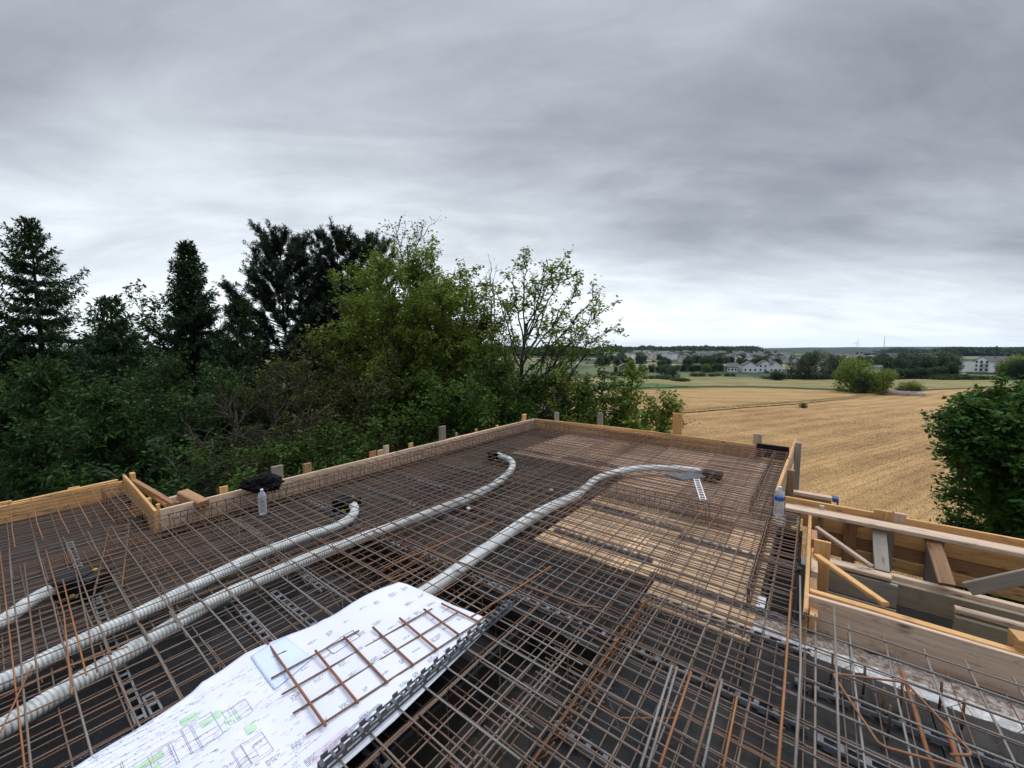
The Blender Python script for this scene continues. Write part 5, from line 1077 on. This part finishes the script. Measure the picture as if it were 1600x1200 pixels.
hs(1204,566,16,8,facing(1204),'white_wall','roof_grey','pale flat-topped block above the row of white houses',flat=True,win=4,dl=.5)
# apartment blocks
e=hs(1511,580.5,36,16.5,facing(1511)+R(4),'white_wall','roof_grey','blank white flat-roofed block with small windows, left part of the apartments',flat=True,rh=.0,dl=.45,name='apartment_block',cat='apartment block')
P=hit(1511,580.5); D_=float((P-CAM)@_fw); sx=33/F*D_/2
for zz in (2.2,4.7,7.2):
    q=MB(); q.box((sx*-.08,-sx*.45-.03,zz),(1.2,.08,1.2)); q.build('window',M['window'],e)
    q=MB(); q.box((sx*.30,-sx*.45-.03,zz),(1.2,.08,1.0)); q.build('window',M['window'],e)
for px,l in ((1540,'white gabled apartment block with dark solar roof, left one of two'),(1562,'white gabled apartment block with dark solar roof, right one of two')):
    P=hit(px,581); D_=float((P-CAM)@_fw)+0; w=22/F*D_; h=27/F*D_; rz=facing(px)-R(28); e=house(P,w*.95,w*.95,h*.60,h*.28,rz,'white_wall','roof_dark',l,name='apartment_block',cat='apartment block')
    for zz in (1.5,4.2,6.8):
        for xx in (-.28,0,.28):
            q=MB(); q.box((w*xx,-w*.475-.05,zz),(1.3,.1,1.5)); q.build('window',M['window'],e); q=MB(); q.box((-w*.475-.05,w*xx,zz),(.1,1.3,1.5)); q.build('window',M['window'],e)
        q=MB(); q.box((w*.14,-w*.475-.75,zz-1.0),(w*.45,1.4,.2)); q.build('balcony',M['grey_wall'],e)
hs(1429,585.5,40,5,facing(1429),'grey_wall','roof_brown','long low shed with a dark roof between the grove and the belt of trees',rh=.3,dl=.3,name='shed',cat='shed',flat=True)
hs(1540,585,40,5,facing(1540),'stone','roof_dark','low dark shed roof before the white apartment blocks',rh=.5,dl=.3,name='shed',cat='shed',flat=True)
hs(1371,573,12,4,facing(1371),'white_wall','roof_grey','small pale hall between the two groves',flat=True,dl=.5,name='hall',cat='hall')
hs(975,580,14,12,facing(975)+R(10),'stone','roof_brown','dark stone house with a steep roof among the dark trees',rh=.35,win=2)
hs(945,583,50,6,facing(945)+R(90),'stone','roof_brown','long low stone barn beside the dark stone house',rh=.4,dl=.25,name='barn',cat='barn')
hs(975,584.5,26,5,facing(975)+R(90),'stone','roof_brown','low stone outbuilding in front of the dark stone house',rh=.5,dl=.3,name='barn',cat='barn')
# pale heap at the corner of the field
q=MB(); P=hit(1404,617.5)
for i in range(16): 
    u=(i-7.5)*.42*1.0; q.tube([(u-.1,0,.45),(u+.5,rng.uniform(-.2,.2),.45)],[.55,.5],8)
o=q.build('wrapped_heap',plain('pinkish_wrap',(.55,.47,.45),.6,0,.3,.9)); o.location=P; o.rotation_euler=(0,0,facing(1404)); o.scale=(1.6,1,1.5); tag(o,'low pale wrapped heap between the two bushes at the field corner','heap')
# far town: copies of a few small houses
protos=[]
def proto(w,l,h,rh,wm,rm,flat=False):
    e=house((0,0,0),w,l,h,rh,0,wm,rm,None,flat=flat); ch=list(e.children); ds=[(c.name.split('.')[0],c.data) for c in ch]
    for c in ch: bpy.data.objects.remove(c)
    bpy.data.objects.remove(e); protos.append(ds)
proto(11,9,7,2.6,'white_wall','roof_dark'); proto(12,9,6.5,2.6,'white_wall','roof_grey'); proto(10,10,5,4,'cream_wall','roof_dark'); proto(14,9,5,3,'white_wall','roof_dark'); proto(22,10,8,0,'white_wall','roof_grey',True); proto(10,9,5,4,'cream_wall','roof_dark')
def town_house(P,i,rz,label,group,sc_=1.):
    e=empty('house',P,label,'house',group,rz=rz); e.scale=(sc_,)*3
    for nm,d_ in protos[i]:
        o=bpy.data.objects.new(nm,d_); COL.objects.link(o); o.parent=e
rt=random.Random(11); n=0
for k in range(400):
    if n>=210: break
    px=rt.uniform(1065,1240); pb=rt.uniform(554,568); P=hit(px,pb)
    if P is None: continue
    town_house(P,rt.choice([0,0,0,1,2,3,5]),rt.uniform(0,3),'small roofed house in the town beyond the white houses','houses of the far town',rt.uniform(.6,.85)); n+=1
n=0
for k in range(300):
    if n>=60: break
    px=rt.uniform(955,1075); pb=rt.uniform(553,562); P=hit(px,pb)
    if P is None: continue
    town_house(P,rt.choice([0,0,4,2,4,5]),facing(px)+rt.uniform(-.3,.3),'pale building on the slope of the far town, left part','pale buildings on the far slope',rt.uniform(.7,1.0)); n+=1
for k in range(40):
    px=rt.uniform(1300,1385); pb=rt.uniform(556.5,565); P=hit(px,pb)
    if P is not None: town_house(P,rt.choice([0,1,2,3,5]),rt.uniform(0,3),'small roofed house glimpsed between the two groves','houses between the groves',rt.uniform(.6,.9))
for px,pb,w_,h_,l in [(986,559.5,9,6,'red-fronted block on the far slope, left one'),(1008,560.5,8,6,'red-fronted block on the far slope, right one')]: hs(px,pb,w_,h_,facing(px),'red_wall','roof_grey',l,flat=True,dl=.6)
for px,pb,w_,h_,l in [(960,556.5,9,5,'pale house at the left end of the far slope'),(974,555.5,11,5,'long pale block, second from the left end of the far slope'),(997,560,10,6,'white block between the two red-fronted ones'),(988,564,17,5,'low white hall below the red-fronted blocks'),(1032,558,9,6,'cream gabled house right of the red-fronted blocks'),(1046,555.5,9,5,'white block high on the far slope'),(1095,553.5,14,3,'low pale hall near the far ridge'),(1190,552.5,20,3.5,'long reddish pale hall on the right end of the ridge')]: hs(px,pb,w_,h_,facing(px),'white_wall' if 'white' in l else 'cream_wall','roof_grey',l,flat='gabled' not in l,dl=.6)
# trees between the town houses, one object per tree
n=0
for k in range(900):
    if n>=170: break
    px=rt.uniform(940,1385); pb=rt.uniform(551,573)
    if 1222<px<1315: continue
    P=hit(px,pb); D_=float((P-CAM)@_fw); h=rt.uniform(5.5,10); hp=h*F/D_
    far_tree(rt.choice(['dark','dark2','dark','willow']),px,pb,pb-hp,hp*rt.uniform(.9,1.7),'small tree among the houses of the far town','trees in the far town'); n+=1
# far woods read as one mass
def wood_band(name,pts,hgt,label,n,s,mat='leaf_far'):
    P=[];
    for (px0,px1,pb) in pts:
        m_=int(n*(px1-px0))
        for k in range(m_):
            px=rng.uniform(px0,px1); pass
        pxs=rng.uniform(px0,px1,m_)
        ref=[hit(x,pb+rng.uniform(-.3,.3)) for x in np.linspace(px0,px1,24)]
        ref=np.array([r_ for r_ in ref if r_ is not None]); u=rng.uniform(0,len(ref)-1.001,m_); i=u.astype(int); q_=ref[i]*(1-(u-i))[:,None]+ref[i+1]*(u-i)[:,None]
        cl=rng.normal(0,1,(m_,3))*np.array([hgt,hgt,hgt*.12]); q_=q_+cl; g=gz(q_[:,0],q_[:,1]); bump=.75+.3*np.sin(q_[:,0]*.05)+.2*np.sin(q_[:,1]*.11+q_[:,0]*.13); q_[:,2]=g+rng.uniform(.0,1,m_)**.6*hgt*bump; P.append(q_)
    P=np.concatenate(P); o=leaves_mesh(name,P,s*rng.uniform(.6,1.2,len(P)),M[mat],None,flat=1.,asp=.8); tag(o,label,'wood',kind='stuff')
wood_band('far_wood',[(985,1180,547.8),(1010,1110,546.6),(940,1010,549),(1110,1185,547)],11,'far dark wood along the left ridge',90,7)
wood_band('valley_wood',[(1380,1500,551),(1480,1700,553),(1480,1640,556),(1500,1700,550)],14,'dark woods in the valley behind the apartment blocks',90,7)
wood_band('field_hedge',[(1200,1400,592),(1460,1600,593),(960,1000,587)],2.0,'low hedge along the far side of the meadow',60,.9)
wood_band('slope_wood',[(700,960,552),(700,960,556),(640,960,549)],12,'dark wood on the slope seen through the leaning tree',50,6)
# wind turbine and mast
def turbine(px,pb,D_,hgt):
    v=CAM+ray(px,HY)*D_; P=np.array([v[0],v[1],float(gz(v[0],v[1]))]); zt=topz(px,pb,D_); e=empty('wind_turbine',P,'white wind turbine on the horizon left of the thin mast','wind turbine',rz=facing(px)); H=zt-P[2]
    q=MB(); q.tube([(0,0,0),(0,0,H)],[2.6,1.6],10); q.build('tower',M['white_wall'],e); q=MB(); q.box((0,0,H+1.5),(4,10,4)); q.build('nacelle',M['white_wall'],e)
    for a in (12,132,252):
        a=R(a); q=MB(); q.tube([(0,-6,H+1.5),(math.sin(a)*16,-6,H+1.5+math.cos(a)*16),(math.sin(a)*44,-6,H+1.5+math.cos(a)*44)],[1.4,2.2,.6],6); q.build('blade',M['white_wall'],e)
turbine(1338.5,536,4200,0)
v=CAM+ray(1381,HY)*4300; P=np.array([v[0],v[1],float(gz(v[0],v[1]))]); zt=topz(1381,526,4300); q=MB(); H=zt-P[2]
for dx,dy in ((-2.2,-2),(2.2,-2),(0,2.4)): q.tube([(dx,dy,0),(dx*.5,dy*.5,H)],[.9,.7],5)
for z in np.arange(5,H,9.): q.tube([(-2.2*(1-z/H/2),-2,z),(2.2*(1-z/H/2),-2,z+4),(0,2.4*(1-z/H/2),z+8),(-2.2*(1-z/H/2),-2,z+9)],.35,4)
o=q.build('radio_mast',M['grey_wall']); o.location=P; tag(o,'tall thin lattice mast on the horizon right of the turbine','mast')
print('bars',nbars)
# ------------------------------------------------------------------ haze
m,nt=mat_new('air'); v=nt.nodes.new('ShaderNodeVolumePrincipled'); v.inputs['Color'].default_value=(.45,.62,1.,1); v.inputs['Density'].default_value=.00004; v.inputs['Anisotropy'].default_value=.2
o=nt.nodes.new('ShaderNodeOutputMaterial'); nt.links.new(v.outputs[0],o.inputs['Volume'])
q=MB(); zb,zt_=-70.,190.; q.box((0,0,(zb+zt_)/2),(19000,19000,zt_-zb)); h_=q.build('haze',m); h_['kind']='stuff'
